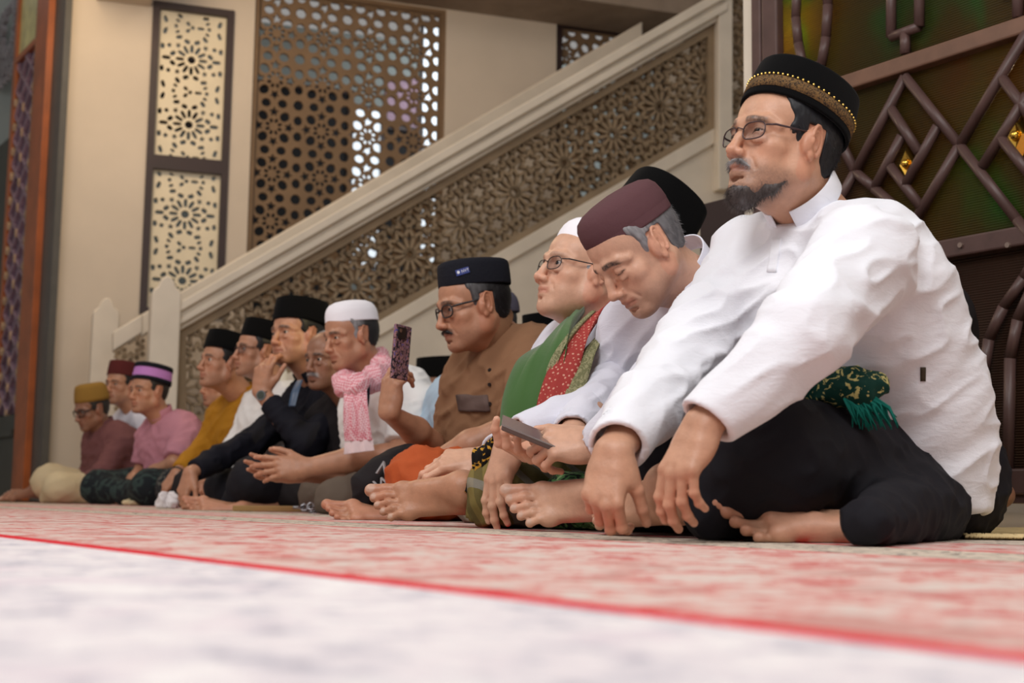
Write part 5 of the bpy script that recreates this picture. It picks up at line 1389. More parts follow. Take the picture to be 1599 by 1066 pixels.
# gold scallops
Rt=np.array(Matrix.Rotation(-.27,3,'Y')); mb=MB(); A4=np.array(HM)
bmx=bmesh.new()
for k in range(64):
    a=2*math.pi*k/64; ca,sa=math.cos(a),math.sin(a); e=2/2.15
    p=Rt@np.array([.107*1.006*np.sign(ca)*abs(ca)**e,.089*1.006*np.sign(sa)*abs(sa)**e*(1-.07*ca),.0385])+np.array([-.022,0,.047])
    q=A4[:3,:3]@p+A4[:3,3]; bmesh.ops.create_icosphere(bmx,subdivisions=1,radius=.0024,matrix=Matrix.Translation(q))
me=bpy.data.meshes.new('gold_scallops'); bmx.to_mesh(me); bmx.free(); me.materials.append(GOLDB); o=bpy.data.objects.new('gold_scallops',me); COL.objects.link(o); par(o,root)
glasses(root,HM,FRAMEM,rim=.0013,w=.0235,hh=.0155,rnd=3.0)
beard('goatee',root,HM,2600,lin(78,70,68),lin(132,130,132),L=.012)
beard('moustache',root,HM,700,lin(110,106,106),lin(170,168,168),L=.008,seed=2)
P=m['P'];B=m['B']
# placket, buttons, side label
mb=MB(); 
def patch(name,mat,parent,px,py,Y,w_,h_,nrm_,rot=0,th_=.004,label=None):
    c=at(px,py,Y); z=nrm(nrm_); up=np.array([0,0,1.]); x=nrm(np.cross(up,z)); y=np.cross(z,x); c_,s_=math.cos(rot),math.sin(rot); x2=x*c_+y*s_; y2=np.cross(z,x2)
    v=[c+x2*a*w_/2+y2*b*h_/2+z*d for d in (-th_,th_) for a,b in ((-1,-1),(1,-1),(1,1),(-1,1))]
    o=mk(name,np.array(v),[(0,3,2,1),(4,5,6,7),(0,1,5,4),(1,2,6,5),(2,3,7,6),(3,0,4,7)],mat,parent,False)
    if label: o['label']=label
    return o

from mathutils.bvhtree import BVHTree
_bv={}
def part_of(root,nm): return [c for c in root.children if c.name.split('.')[0]==nm][0]
def surf(root,nm,px,py):
    k=(root.name,nm)
    if k not in _bv:
        ms=[c.data for c in root.children if c.name.split('.')[0]==nm]; vs=[];fs=[]
        for me in ms:
            n0=len(vs); vs+=[v.co.copy() for v in me.vertices]; fs+=[[i+n0 for i in p.vertices] for p in me.polygons]
        _bv[k]=BVHTree.FromPolygons(vs,fs)
    d=Vector(ray(px,py)).normalized(); h=_bv[k].ray_cast(Vector(CAM),d)
    if h[0] is None: return None,None
    return np.array(h[0]),np.array(h[1])
def surf_patch(name,mat,root,nm,x0,y0,x1,y1,th_=.0025,nx=6,ny=8,label=None,skew=0.,off=.0):
    # a cloth patch that follows the garment surface
    v=[];f=[]
    for j in range(ny+1):
        for i in range(nx+1):
            px=x0+(x1-x0)*i/nx+skew*(j/ny); py=y0+(y1-y0)*j/ny; h,n=surf(root,nm,px,py)
            if h is None: return None
            v.append((h+n*(th_+off),h-n*.004))
    V=[a for a,b in v]+[b for a,b in v]; N=len(v); W1=nx+1
    for j in range(ny):
        for i in range(nx): a=j*W1+i; f.append((a,a+W1,a+W1+1,a+1)); f.append((N+a,N+a+1,N+a+W1+1,N+a+W1))
    ed=[i for i in range(W1)]+[j*W1+nx for j in range(1,ny+1)]+[ny*W1+i for i in range(nx-1,-1,-1)]+[j*W1 for j in range(ny-1,0,-1)]
    for k in range(len(ed)): a,b=ed[k],ed[(k+1)%len(ed)]; f.append((a,b,N+b,N+a))
    o=mk(name,np.array(V),f,mat,root,True)
    if label: o['label']=label
    return o
# small things on man 1
surf_patch('placket',WHITE,root,'shirt',1206,372,1221,425,.0025,label='white button placket',skew=-8)
surf_patch('side_label',plain('label_brown',srgb(60,48,30),.7),root,'shirt',1437,573,1445,595,.002,2,4,label='tiny brown woven side label')
# --- green batik cloth tucked at the waist with teal tassels
S=SDF(.004)
pts=[P(('b',.20,.12,.235)),P(('b',.14,.17,.245)),P(('b',.06,.19,.25)),P(('b',.02,.19,.24))]
pts=[at(1238,612,2.26),at(1290,604,2.24),at(1330,604,2.22),at(1372,600,2.22)]
S.chain(pts,[.018,.026,.028,.020],k=.02); S.chain([at(1300,612,2.22),at(1340,618,2.20),at(1368,606,2.2)],[.02,.022,.014],k=.012); 
garment('waist_cloth',GBATIK,root,S,.004,.006,(20,20,20),floor=False,label='dark green and gold batik cloth')
mb=MB(); rr=random.Random(4)
for k in range(46):
    a=at(1318+k*.9,622-.15*k,2.19); e=a+np.array([.018+rr.uniform(-.01,.03),rr.uniform(-.012,.012),-.035-rr.uniform(0,.02)]); mid=(a+e)/2+np.array([rr.uniform(-.006,.01),-.006,.004]); mb.tube([a,mid,e],[.0022,.0025,.001],5)
o=mb.build('tassel',TEAL,root,smooth=True); o['kind']='stuff'
# --- man 2
m=man('m2','bowed man in a dark brown cloth cap and white shirt, looking at a phone',(1190,3.0),222,
  head=dict(c=(992,392,0),yaw=206,pitch=-42,roll=4,size=1.0,old=.9,fold=1.3,stub=.15,tone='light',hairline=.020,hairc=lin(60,60,64),grey=.5,greyall=.35,strands=900,open=0,lip=1.0,neckr=.056,brow=.95,cheek=1.03,hairlow=-.06),
  neck=(1092,452,0),spine=[(1180,770,.13,.07),(1165,680,.13,.08),(1140,590,.128,.09),(1110,520,.115,.10),(1095,475,.075,.10)],
  tone='light',h=.0055,hh=.0024,amp=.009,freq=(7,7,17),shirt=WHITE2,
  arms=dict(L=dict(sh=(1120,490,.18),el=(1030,610,.24),wr=(932,694,.08),r=(.068,.056,.040),end=1.95,cuttilt=(.1,0,.1),
        hand=dict(x=(-1,.05,.0),z=(.0,-.80,.58),curl=(48,52,56,60),pip=(62,64,66,68),dip=(30,30,30,30),spread=(6,2,-3,-7),thumb=(22,8,8))),
      R=dict(sh=(985,520,-.17),el=(950,610,-.22),wr=(884,690,-.04),r=(.066,.056,.042),end=1.86,cuttilt=(.1,0,-.1),
        hand=dict(x=(-.95,-.12,-.28),z=(-.15,.35,-.92),curl=(40,44,48,50),pip=(40,42,45,48),dip=(25,25,25,25),thumb=(35,15,10)))),
  legs=[[((1180,770,.09),.11),((1020,765,.08),.07),((1000,805,.0),.04)],[((1160,770,-.1),.11),((885,785,-.18),.055),((960,800,.0),.045)]],legmat=LEAFS,legname='sarong',
  feet=[dict(side='L',heel=('a',985,798,2.60),x=(-1,.10,.02),z=(-.05,-.86,.50),shin=('a',1060,780,2.66),h=.0028)],
  col=dict(c=(1070,424,0),tilt=1.3,h=.040,gap=.3,r=(.074,.066),fd=.01),
  cap=dict(name='brown_cloth_cap',mat=BROWNCAP,prof=[(.93,.01),(.95,0),(1.0,0),(1.012,.004),(1.02,.020),(1.021,.0215),(1.028,.023),(1.02,.040),(.985,.058),(.90,.071),(.72,.080),(.45,.085),(.2,.087),(.05,.088)],c=(-.020,0,.036),r=(.100,.082),tilt=.10,boxy=2.1))
# --- man 3
m=man('m3','older man in white skullcap and thin glasses with a red dotted scarf, chin raised',(968,3.32),218,
  head=dict(c=(905,428,0),yaw=207,pitch=12,roll=0,size=1.02,old=1.,fold=1.3,stub=.05,tone='light',hairline=.012,hairc=lin(90,88,90),grey=.8,greyall=.4,open=.0030,lip=1.1,cheek=1.10,jaw=1.06,neckr=.060,brow=.35,nose=1.05,chz=-.004,throat=1.3),
  neck=(936,520,0),spine=[(985,770,.14,.07),(975,690,.14,.08),(960,620,.132,.09),(950,570,.12,.10),(942,540,.07,.10)],
  tone='light',h=.0055,hh=.0024,shirt=WHITE2,amp=.008,freq=(7,7,15),
  arms=dict(L=dict(sh=(985,560,.18),el=(930,640,.32),wr=(797,684,.29),r=(.066,.054,.040),end=1.9,
        hand=dict(x=(-.25,-.1,-.95),z=(-.75,-.65,.15),curl=(12,14,16,18),pip=(16,18,20,22),dip=(10,10,12,12),spread=(5,1,-2,-5),thumb=(25,25,15))),
      R=dict(sh=(905,570,-.14),el=(870,650,-.10),wr=(757,717,.09),r=(.062,.050,.040),end=1.85,
        hand=dict(x=(-.98,-.05,-.08),z=(-.2,-.6,.8),curl=(25,30,36,40),pip=(30,34,38,42),dip=(15,20,20,20),thumb=(35,15,15),tone='light'))),
  legs=[[((985,770,.09),.12),((790,775,.20),.075),((830,800,.02),.05)],[((960,770,-.1),.12),((760,775,-.26),.075),((840,800,.0),.05)]],legmat=PLAID,legamp=.012,legname='sarong',
  feet=[dict(side='L',heel=('a',752,790,2.92),x=(-1,.06,.0),z=(-.05,-.82,.55),shin=('a',850,782,2.95),tone='brown',h=.0028)],
  cap=dict(name='white_skullcap',mat=WHITECAP,prof=HAJI,c=(-.022,0,.046),r=(.099,.081),tilt=.22))
glasses(m['root'],m['HM'],FRAMEB,rim=.0011,w=.024,hh=.0155,rnd=2.6)
B3=m['B']; J=B3.J
# --- man 4
m=man('m4','man in brown shirt and black cap with blue tag, filming with a raised phone',(800,3.95),220,
  head=dict(c=(736,479,0),yaw=205,pitch=-13,roll=2,size=1.04,old=.2,fold=.9,stub=.15,tone='brown',hairline=.022,hairc=lin(22,20,22),grey=.25,strands=700,open=.0030,lip=1.0,mous=.7,jaw=1.05,cheek=1.06,neckr=.058,hairlow=-.06),
  neck=(790,540,0),spine=[(805,765,.135,.07),(802,700,.135,.08),(798,640,.13,.09),(796,590,.12,.10),(796,556,.072,.10)],
  tone='brown',h=.006,hh=.0026,shirt=BROWNC,amp=.010,freq=(9,9,17),
  arms=dict(L=dict(sh=(838,580,.18),el=(808,662,.25),wr=(676,722,.08),r=(.068,.062,.05),end=.98,hand=dict(x=(-.9,0,-.3),z=(-.3,-.6,.7))),
      R=dict(sh=(728,600,-.17),el=(698,708,-.20),wr=(607,643,-.10),r=(.062,.058,.05),end=.92,
        hand=dict(x=(.10,.05,1),z=(-.62,-.78,0),curl=(34,38,42,46),pip=(48,50,54,56),dip=(34,34,34,34),spread=(10,3,-5,-12),thumb=(18,20,8),size=.98))),
  legs=[[((805,765,.09),.12),((660,752,.16),.085),((690,800,.05),.045)],[((790,765,-.1),.12),((640,752,-.22),.085),((700,800,-.05),.05)]],legmat=ORANGEC,legamp=.013,legname='sarong',
  feet=[dict(side='R',heel=('a',650,792,3.62),x=(-1,-.05,0),z=(0,.62,-.78),shin=('a',700,780,3.8),h=.003)],
  col=dict(c=(768,515,0),tilt=1.3,h=.046,gap=.35,r=(.084,.074),mat=BROWNC,fd=.01),
  cap=dict(name='black_knit_cap',mat=KNITB,prof=KNITP,c=(-.022,0,.052),r=(.101,.083),tilt=.12,boxy=2.3))
glasses(m['root'],m['HM'],FRAMEB,rim=.0021,w=.0245,hh=.0165,rnd=2.8)
beard('moustache',m['root'],m['HM'],350,lin(26,22,22),lin(44,40,40),L=.006,seed=3)
# --- man 6
m=man('m6','man in white cap and shirt with a pink checked scarf, hands clasped',(622,5.05),220,
  head=dict(c=(546,525,0),yaw=219,pitch=-12,roll=3,size=1.0,old=1.0,fold=1.4,stub=.08,tone='brown',hairline=.018,hairc=lin(30,28,30),grey=.9,strands=500,open=.0026,lip=.95,jaw=.95,cheek=.93,neckr=.05,hairlow=-.055),
  neck=(592,590,0),spine=[(618,765,.12,.07),(614,715,.122,.08),(610,665,.12,.09),(608,632,.108,.10),(606,606,.068,.10)],
  tone='brown',h=.0065,hh=.003,shirt=OFFW,amp=.009,freq=(9,9,17),
  arms=dict(L=dict(sh=(644,626,.18),el=(622,706,.25),wr=(478,730,.05),r=(.066,.062,.05),end=.86,
        hand=dict(x=(-.95,-.1,.0),z=(.1,-.95,.25),curl=(15,18,20,24),pip=(14,16,18,20),dip=(8,8,8,8),spread=(10,3,-4,-10),thumb=(35,5,10),size=1.08)),
      R=dict(sh=(566,634,-.17),el=(560,735,-.16),wr=(470,738,-.03),r=(.060,.058,.048),end=.9,
        hand=dict(x=(-.95,.1,.05),z=(-.1,.95,-.3),curl=(14,16,20,24),pip=(14,16,18,20),dip=(8,8,8,8),spread=(10,3,-4,-10),thumb=(35,5,10),size=1.08))),
  legs=[[((618,768,.09),.115),((528,780,.24),.07),((560,795,.05),.04)],[((605,768,-.1),.115),((500,775,-.26),.075),((560,795,.0),.04)]],legmat=GREYC,
  cap=dict(name='white_cap',mat=WHITECAP,prof=HAJI,c=(-.020,0,.048),r=(.101,.083),tilt=.08))
# --- man 7
m=man('m7','man in a dark suit and black cap pinching his nose, wristwatch on his raised arm',(520,5.8),218,
  head=dict(c=(462,524,0),yaw=230,pitch=2,roll=3,size=1.14,old=.4,fold=1.,stub=.1,tone='brown',hairc=lin(22,20,20),open=.0030,cheek=1.12,jaw=1.10,neckr=.062,hairlow=-.05,lip=1.1,hairt=.004),
  neck=(498,592,0),spine=[(525,765,.14,.08),(522,715,.142,.09),(518,665,.138,.10),(514,632,.122,.11),(512,608,.075,.11)],
  tone='brown',h=.0075,hh=.0032,shirt=NAVY,col=dict(c=(487,580,0),tilt=.7,h=.045,gap=.5,r=(.082,.074)),shirtname='suit_jacket',amp=.010,freq=(9,9,15),
  arms=dict(L=dict(sh=(545,632,.19),el=(480,694,.24),wr=(407,611,.05),r=(.070,.062,.044),end=1.80,
        hand=dict(x=(.12,-.05,1),z=(-.35,-.93,.0),curl=(25,35,50,60),pip=(40,52,65,70),dip=(25,25,30,30),thumb=(35,10,15),size=1.12)),
      R=dict(sh=(462,640,-.18),el=(395,690,-.18),wr=(297,738,-.05),r=(.068,.062,.044),end=1.93,
        hand=dict(x=(-.25,-.1,-.9),z=(-.6,-.7,.3),curl=(20,24,28,32),pip=(20,22,24,26),dip=(10,10,10,10),thumb=(30,15,10)))),
  legs=[[((525,768,.09),.12),((398,752,.16),.095),((360,790,.08),.05)],[((505,768,-.1),.12),((352,762,-.22),.08),((400,792,.0),.05)],[((525,785,.08),.06),((400,785,.12),.05)]],legmat=BLACKC,
  feet=[dict(side='R',heel=('a',385,786,5.3),x=(-1,-.1,.02),z=(0,.75,-.66),shin=('a',450,776,5.45),h=.0035,tone='brown')],
  cap=dict(name='black_velvet_cap',mat=VELVET,prof=SONGKOK,c=(-.018,0,.048),r=(.106,.090),tilt=.10,boxy=2.3,zf=-.004))
# --- people farther along and in the second row
m=man('m5','man in pale blue with a grey cap, hidden behind the man filming',(800,4.75),214,
  head=dict(c=(757,512,0),yaw=206,pitch=-20,size=1.05,tone='brown',open=.002,hairc=lin(40,38,40),hairlow=-.05),neck=(790,575,0),
  spine=[(790,765,.13,.07),(775,715,.132,.08),(762,670,.13,.09),(755,632,.12,.10),(765,596,.075,.10)],
  tone='brown',h=.008,hh=.0036,shirt=BLUEC,amp=.008,freq=(9,9,15),arms=dict(L=dict(sh=(800,620,.18),el=(760,700,.25),wr=(700,745,.1),end=1.9),
     R=dict(sh=(700,620,-.18),el=(650,705,-.24),wr=(586,748,-.12),end=1.35,r=(.064,.056,.046),hand=dict(x=(-.75,-.1,-.66),z=(-.5,-.6,.6),curl=(15,18,20,22),pip=(15,18,20,22),dip=(8,8,8,8)))),
  legmat=DARKJ,cap=dict(name='grey_cap',mat=GREYCAP,prof=SKULL,c=(-.03,0,.040),r=(.104,.084),tilt=.25))
m=man('m6b','man with grey moustache in dark clothes, half hidden behind the pink scarf wearer',(588,5.55),224,
  head=dict(c=(512,562,0),yaw=232,pitch=-4,size=1.02,tone='deep',open=.003,hairline=-.01,hairc=lin(60,58,60),grey=.7,mous=.9,mousc=lin(150,146,146),old=.8,fold=1.1),neck=(545,620,0),
  tone='deep',h=.009,hh=.0036,shirt=DARKJ,amp=.008,freq=(9,9,15),legmat=DARKJ,spine=[(585,768,.125,.07),(580,725,.125,.08),(574,685,.12,.09),(568,655,.11,.10),(564,632,.07,.10)],
  arms=dict(L=dict(wr=('b',.18,.10,.16),hand='none'),R=dict(wr=('b',.18,-.10,.16),hand='none')))
beard('moustache',m['root'],m['HM'],200,lin(110,106,106),lin(170,168,168),L=.007,seed=5)
m=man('m8','man with glasses, black cap and white shirt, behind the raised hand of the suited man',(455,6.2),222,
  head=dict(c=(402,549,0),yaw=214,pitch=4,size=1.02,tone='brown',open=.003,hairc=lin(26,24,24),stub=.15),neck=(432,606,0),
  tone='brown',h=.009,hh=.0036,shirt=OFFW,col='auto',amp=.008,freq=(9,9,15),legmat=DARKJ,spine=[(450,768,.125,.07),(446,728,.125,.08),(440,690,.122,.09),(436,655,.112,.10),(434,624,.07,.10)],
  cap=dict(name='black_velvet_cap',mat=VELVET,prof=SONGKOK,c=(-.018,0,.050),r=(.101,.085),tilt=.12,boxy=2.3))
glasses(m['root'],m['HM'],FRAMEM,rim=.0013,w=.025,hh=.0155)
m=man('m9','man in a mustard shirt and black cap with a dark wrist band',(420,6.6),224,
  head=dict(c=(346,567,0),yaw=222,pitch=6,size=1.07,tone='brown',open=.0034,hairc=lin(26,24,24),jaw=.98),neck=(382,624,0),
  tone='brown',h=.009,hh=.0036,shirt=MUSTARD,col='auto',amp=.009,freq=(9,9,15),legmat=DKBATIK,legname='sarong',spine=[(405,768,.13,.07),(400,728,.13,.08),(393,690,.128,.09),(388,662,.118,.10),(385,636,.075,.10)],
  arms=dict(L=dict(sh=(415,650,.18),el=(385,715,.24),wr=(345,750,.1),end=1.9),R=dict(sh=(345,650,-.18),el=(318,700,-.2),wr=(276,738,-.1),r=(.062,.052,.042),end=1.9,hand=dict(x=(-.55,-.1,-.8),z=(-.6,-.6,.5),curl=(22,26,30,34),pip=(20,24,26,28),dip=(10,10,12,12)))),
  cap=dict(name='black_velvet_cap',mat=VELVET,prof=SONGKOK,c=(-.018,0,.050),r=(.105,.090),tilt=.10,boxy=2.35))
W9=m['A']['R']['p'][2]; E9=m['A']['R']['p'][1]
a=nrm(W9-E9); u=nrm(np.cross(a,[0,0,1])); v_=np.cross(a,u); mb=MB(); mb.tube([W9-a*.004+(u*math.cos(t)+v_*math.sin(t))*.028 for t in np.linspace(0,2*math.pi,20,endpoint=False)],.006,6,closed=True); mb.build('wrist_band',BLKP,m['root'],smooth=True)
m=man('m9b','man whose chin only shows behind the mustard-shirted man',(400,7.4),224,
  head=dict(c=(344,602,0),yaw=214,pitch=0,size=.98,tone='brown',open=.003),neck=(370,655,0),tone='brown',h=.012,hh=.005,shirt=DARKJ,amp=.004,legmat=DARKJ,
  cap=dict(name='black_cap',mat=VELVET,prof=SONGKOK,c=(-.018,0,.050),r=(.100,.083),tilt=.1))
m=man('m10','man in a pink short-sleeved shirt and a lilac cap with black edges',(283,7.35),222,
  head=dict(c=(231,611,0),yaw=234,pitch=0,size=1.02,tone='brown',open=.003,hairc=lin(40,36,34),hairt=.003,jaw=1.05,cheek=1.05),neck=(254,656,0),
  tone='brown',h=.009,hh=.0038,shirt=PINKC,col='auto',amp=.009,freq=(9,9,15),legmat=GRNSAR,legname='sarong',spine=[(282,768,.135,.07),(280,738,.135,.08),(275,708,.132,.09),(270,686,.12,.10),(266,668,.075,.10)],
  arms=dict(L=dict(sh=(290,680,.19),el=(272,722,.26),wr=(218,750,.06),r=(.070,.068,.05),end=.9,hand=dict(x=(-.8,-.1,-.5),z=(-.4,-.5,.75),curl=(40,44,48,52),pip=(40,44,48,52))),
     R=dict(sh=(232,684,-.19),el=(222,730,-.2),wr=(200,765,-.05),r=(.066,.064,.05),end=.92,hand=dict(x=(-.5,-.1,-.8),z=(-.4,-.7,.5),curl=(40,44,48,52),pip=(40,44,48,52)))),
  cap=dict(name='lilac_cap',mat=PURPC,prof=SONGKOK,c=(-.018,0,.048),r=(.104,.088),tilt=.16,boxy=2.3))
kw=dict(c=(-.018,0,.048),r=(.104,.088),tilt=.16,boxy=2.3,closed=False)
cap_mesh('cap_lower_edge',KNITB,m['root'],m['HM'],[(.99,-.003),(1.02,-.003),(1.02,.018),(.99,.018)],**kw)
cap_mesh('cap_upper_edge',KNITB,m['root'],m['HM'],[(.93,.066),(.99,.066),(.975,.089),(.93,.092),(.6,.088),(.1,.087)],**dict(kw,closed=True))
m=man('m11','man in a dark red cap and white shirt, behind the one in the tan cap',(232,8.5),224,
  head=dict(c=(189,601,0),yaw=242,pitch=0,size=1.05,tone='brown',open=.003,hairc=lin(36,32,32)),neck=(210,642,0),tone='brown',h=.011,hh=.0045,shirt=WHITE2,col='auto',amp=.004,legmat=DARKJ,
  cap=dict(name='dark_red_cap',mat=MARCAP,prof=SONGKOK,c=(-.018,0,.048),r=(.104,.088),tilt=.12,boxy=2.2))
m=man('m12','man in plum shirt, tan cap and black glasses, last of the row at left',(186,8.1),222,
  head=dict(c=(142,639,0),yaw=228,pitch=-18,size=1.0,tone='deep',open=.003,hairc=lin(40,36,34)),neck=(164,672,0),
  tone='deep',h=.010,hh=.004,shirt=MAROONC,col='auto',amp=.009,freq=(9,9,15),legmat=CREAMC,spine=[(182,772,.13,.07),(180,745,.13,.08),(178,718,.128,.09),(175,696,.118,.10),(170,682,.075,.10)],
  arms=dict(L=dict(sh=(190,694,.19),el=(160,738,.25),wr=(120,760,.1),end=1.92,r=(.066,.06,.046)),R=dict(sh=(150,694,-.19),el=(142,736,-.2),wr=(112,756,-.1),end=1.92)),
  legs=[[((185,772,.09),.12),((92,762,.20),.085),((75,780,.1),.05)],[((175,772,-.1),.12),((78,752,-.22),.10),((110,782,-.05),.05)]],
  feet=[dict(side='R',heel=('a',68,776,8.1),x=(-1,-.1,-.02),z=(0,-.75,.66),shin=('a',100,772,8.2),h=.0045,tone='deep')],
  cap=dict(name='tan_knitted_cap',mat=TANCAP,prof=[(.93,.01),(.95,0),(1,0),(1.0,.02),(.96,.05),(.90,.08),(.82,.098),(.6,.106),(.3,.104),(.05,.1)],c=(-.020,0,.046),r=(.104,.087),tilt=.10))
glasses(m['root'],m['HM'],FRAMEB,rim=.0030,w=.025,hh=.0165,lens=False)
m=man('m13','man behind the white-capped scarf wearer, only his black cap and forehead showing',(715,6.4),224,
  head=dict(c=(683,606,0),yaw=215,pitch=-8,size=1.1,tone='deep',open=.003),neck=(700,655,0),tone='deep',h=.012,hh=.005,shirt=DARKJ,amp=.004,legmat=DARKJ,
  cap=dict(name='black_cap',mat=VELVET,prof=SONGKOK,c=(-.018,0,.046),r=(.104,.087),tilt=.05,boxy=2.3))
m=man('m14','man low behind the green-scarfed man, just the top of his black cap showing',(895,5.0),224,
  head=dict(c=(858,545,0),yaw=215,pitch=-16,size=1.02,tone='deep',open=.003),neck=(880,600,0),tone='deep',h=.012,hh=.005,shirt=DARKJ,amp=.004,legmat=DARKJ,
  cap=dict(name='black_cap',mat=VELVET,prof=SONGKOK,c=(-.018,0,.046),r=(.102,.085),tilt=.1,boxy=2.3))
m=man('m15','man in black with a large tilted black cap, behind the brown-capped man',(1085,3.65),222,
  head=dict(c=(990,368,0),yaw=206,pitch=36,size=1.12,tone='deep',open=.003,hairc=lin(20,20,20)),neck=(1052,450,0),tone='deep',h=.009,hh=.004,shirt=BLACKC,amp=.008,freq=(9,9,15),legmat=DARKJ,
  spine=[(1085,775,.13,.07),(1085,700,.13,.08),(1082,620,.125,.09),(1075,545,.115,.10),(1068,490,.07,.10)],
  cap=dict(name='black_velvet_cap',mat=VELVET,prof=[(s_,z*1.15) for s_,z in SONGKOK],c=(-.018,0,.048),r=(.106,.092),tilt=-.02,boxy=2.3))
m=man('m17','man hidden behind the nearest man, only a bare foot showing at the right edge',(1395,3.45),222,
  head=dict(c=(1330,395,0),yaw=205,pitch=-35,size=.96,tone='deep',open=0,hairc=lin(20,20,20)),neck=(1370,450,0),tone='deep',h=.012,hh=.005,shirt=DARKJ,amp=.004,legmat=DARKJ,
  feet=[dict(side='L',heel=('a',1578,786,3.30),x=(-.85,.1,-.30),z=(-.3,-.45,.85),shin=('a',1520,765,3.36),h=.004,tone='deep')])
# ================================================================ objects held, worn and lying about
# green scarf and red dotted scarf on man 3
M3=PEOPLE['m3']; r3=M3['root']; B3=M3['B']; A_=lambda x,y,Y:at(x,y,Y)
wd=nrm([.8,-.3,.25])
ribbon('green_scarf',GREENC,r3,[A_(898,492,3.20),A_(874,520,3.06),A_(848,560,2.97),A_(832,610,2.92),A_(826,670,2.90)],[nrm([.7,-.4,.6])]*2+[nrm([.9,-.4,.2])]*3,[.07,.10,.125,.14,.15],.012,fold=.006,label='green scarf')
ribbon('dotted_scarf',REDDOT,r3,[A_(962,475,3.325),A_(950,482,3.185),A_(925,500,3.050),A_(898,535,2.965),A_(880,575,2.910),A_(866,620,2.880),A_(858,668,2.865)],[nrm([.5,-.3,.8]),nrm([.5,-.3,.8]),nrm([.7,-.3,.6]),nrm([.85,-.3,.4]),nrm([.95,-.3,.15]),nrm([1,-.25,0]),nrm([1,-.25,0])],[.05,.055,.062,.07,.072,.072,.072],.010,fold=.003,label='red dotted scarf')
ribbon('scarf_border',OLIVE,r3,[A_(985,500,3.265),A_(965,502,3.105),A_(942,520,3.005),A_(918,552,2.925),A_(903,590,2.885),A_(893,630,2.860),A_(888,672,2.845)],[nrm([.5,-.3,.8]),nrm([.5,-.3,.8]),nrm([.7,-.3,.6]),nrm([.85,-.3,.4]),nrm([.95,-.3,.15]),nrm([1,-.25,0]),nrm([1,-.25,0])],[.05,.05,.05,.045,.045,.045,.045],.008,fold=.002,label='olive woven scarf border')
ribbon('scarf_border',OLIVE,r3,[A_(925,488,3.105),A_(898,515,3.015),A_(872,550,2.950),A_(856,590,2.915),A_(845,640,2.895)],[nrm([.8,-.3,.5])]*5,[.02,.025,.03,.03,.03],.008,fold=.002,label='olive woven scarf border')
ribbon('batik_sash',BGBATIK,r3,[A_(800,684,2.86),A_(778,690,2.84),A_(757,703,2.82),A_(750,735,2.82),A_(738,772,2.83)],[nrm([.2,-.3,1]),nrm([.3,-.3,.9]),nrm([.8,-.4,.4]),nrm([1,-.3,0]),nrm([1,-.3,.1])],[.055,.060,.055,.036,.045],.012,fold=.004,label='black and gold batik sash end')
# pink scarf on man 6
M6=PEOPLE['m6']; r6=M6['root']
S=SDF(.005)
lp=[A_(592,556,5.02),A_(597,572,4.86),A_(583,590,4.72),A_(560,603,4.64),A_(541,602,4.66),A_(534,596,4.78),A_(548,580,4.98)]
S.chain(lp,[.030,.034,.038,.040,.036,.030,.028],k=.02)
o=garment('checked_scarf',KEFF,r6,S,.005,.010,(16,16,16),floor=False,label='pink checked scarf wound round the neck')
ribbon('scarf_end',KEFF,r6,[A_(555,605,4.62),A_(556,630,4.60),A_(558,660,4.60),A_(560,688,4.61)],nrm([1,-.2,0]),[.08,.085,.095,.10],.012,fold=.006,label='hanging scarf end')
ribbon('scarf_fringe',plain('scarf_pale_end',srgb(226,204,206),.9),r6,[A_(560,688,4.61),A_(562,706,4.61)],nrm([1,-.2,0]),[.10,.11],.012,fold=.006,label='pale scarf hem')
ribbon('lanyard',NAVY,r6,[A_(572,600,4.62),A_(573,625,4.62),A_(569,650,4.64)],nrm([1,-.2,0]),[.028,.018,.012],.004,fold=.001,label='dark blue lanyard')
# tie-like stripe on the suit
ribbon('shirt_collar_strip',plain('steel_blue_satin',srgb(58,78,104),.4),PEOPLE['m7']['root'],[A_(468,594,5.33),A_(461,612,5.28),A_(456,634,5.26)],nrm([1,-.3,.2]),[.03,.035,.03],.006,fold=.001,label='steel blue shirt strip')
# watch of man 7
def watch(mm,side,off=.03,r=.027):
    w_=mm['A'][side]['p'][2]; e_=mm['A'][side]['p'][1]; a=nrm(e_-w_); c=w_+a*off; u=nrm(np.cross(a,[0,-1,0])); v_=np.cross(a,u); mb=MB()
    mb.tube([c+(u*math.cos(t)+v_*math.sin(t))*r for t in np.linspace(0,2*math.pi,24,endpoint=False)],.0065,6,closed=True)
    o=mb.build('wristwatch',BLKP,mm['root'],smooth=True)
    n_=nrm(np.array([-.25,-1,0])-a*(np.array([-.25,-1,0])@a)); f0=c+n_*(r+.001)
    mb=MB(); mb.tube([f0,f0+n_*.010],.021,24); mb.build('watch_case',METAL,o,smooth=False); mb=MB(); mb.tube([f0+n_*.0098,f0+n_*.0112],.017,24); mb.build('watch_face',plain('watch_dial',srgb(60,66,60),.3),o)
watch(PEOPLE['m7'],'L')
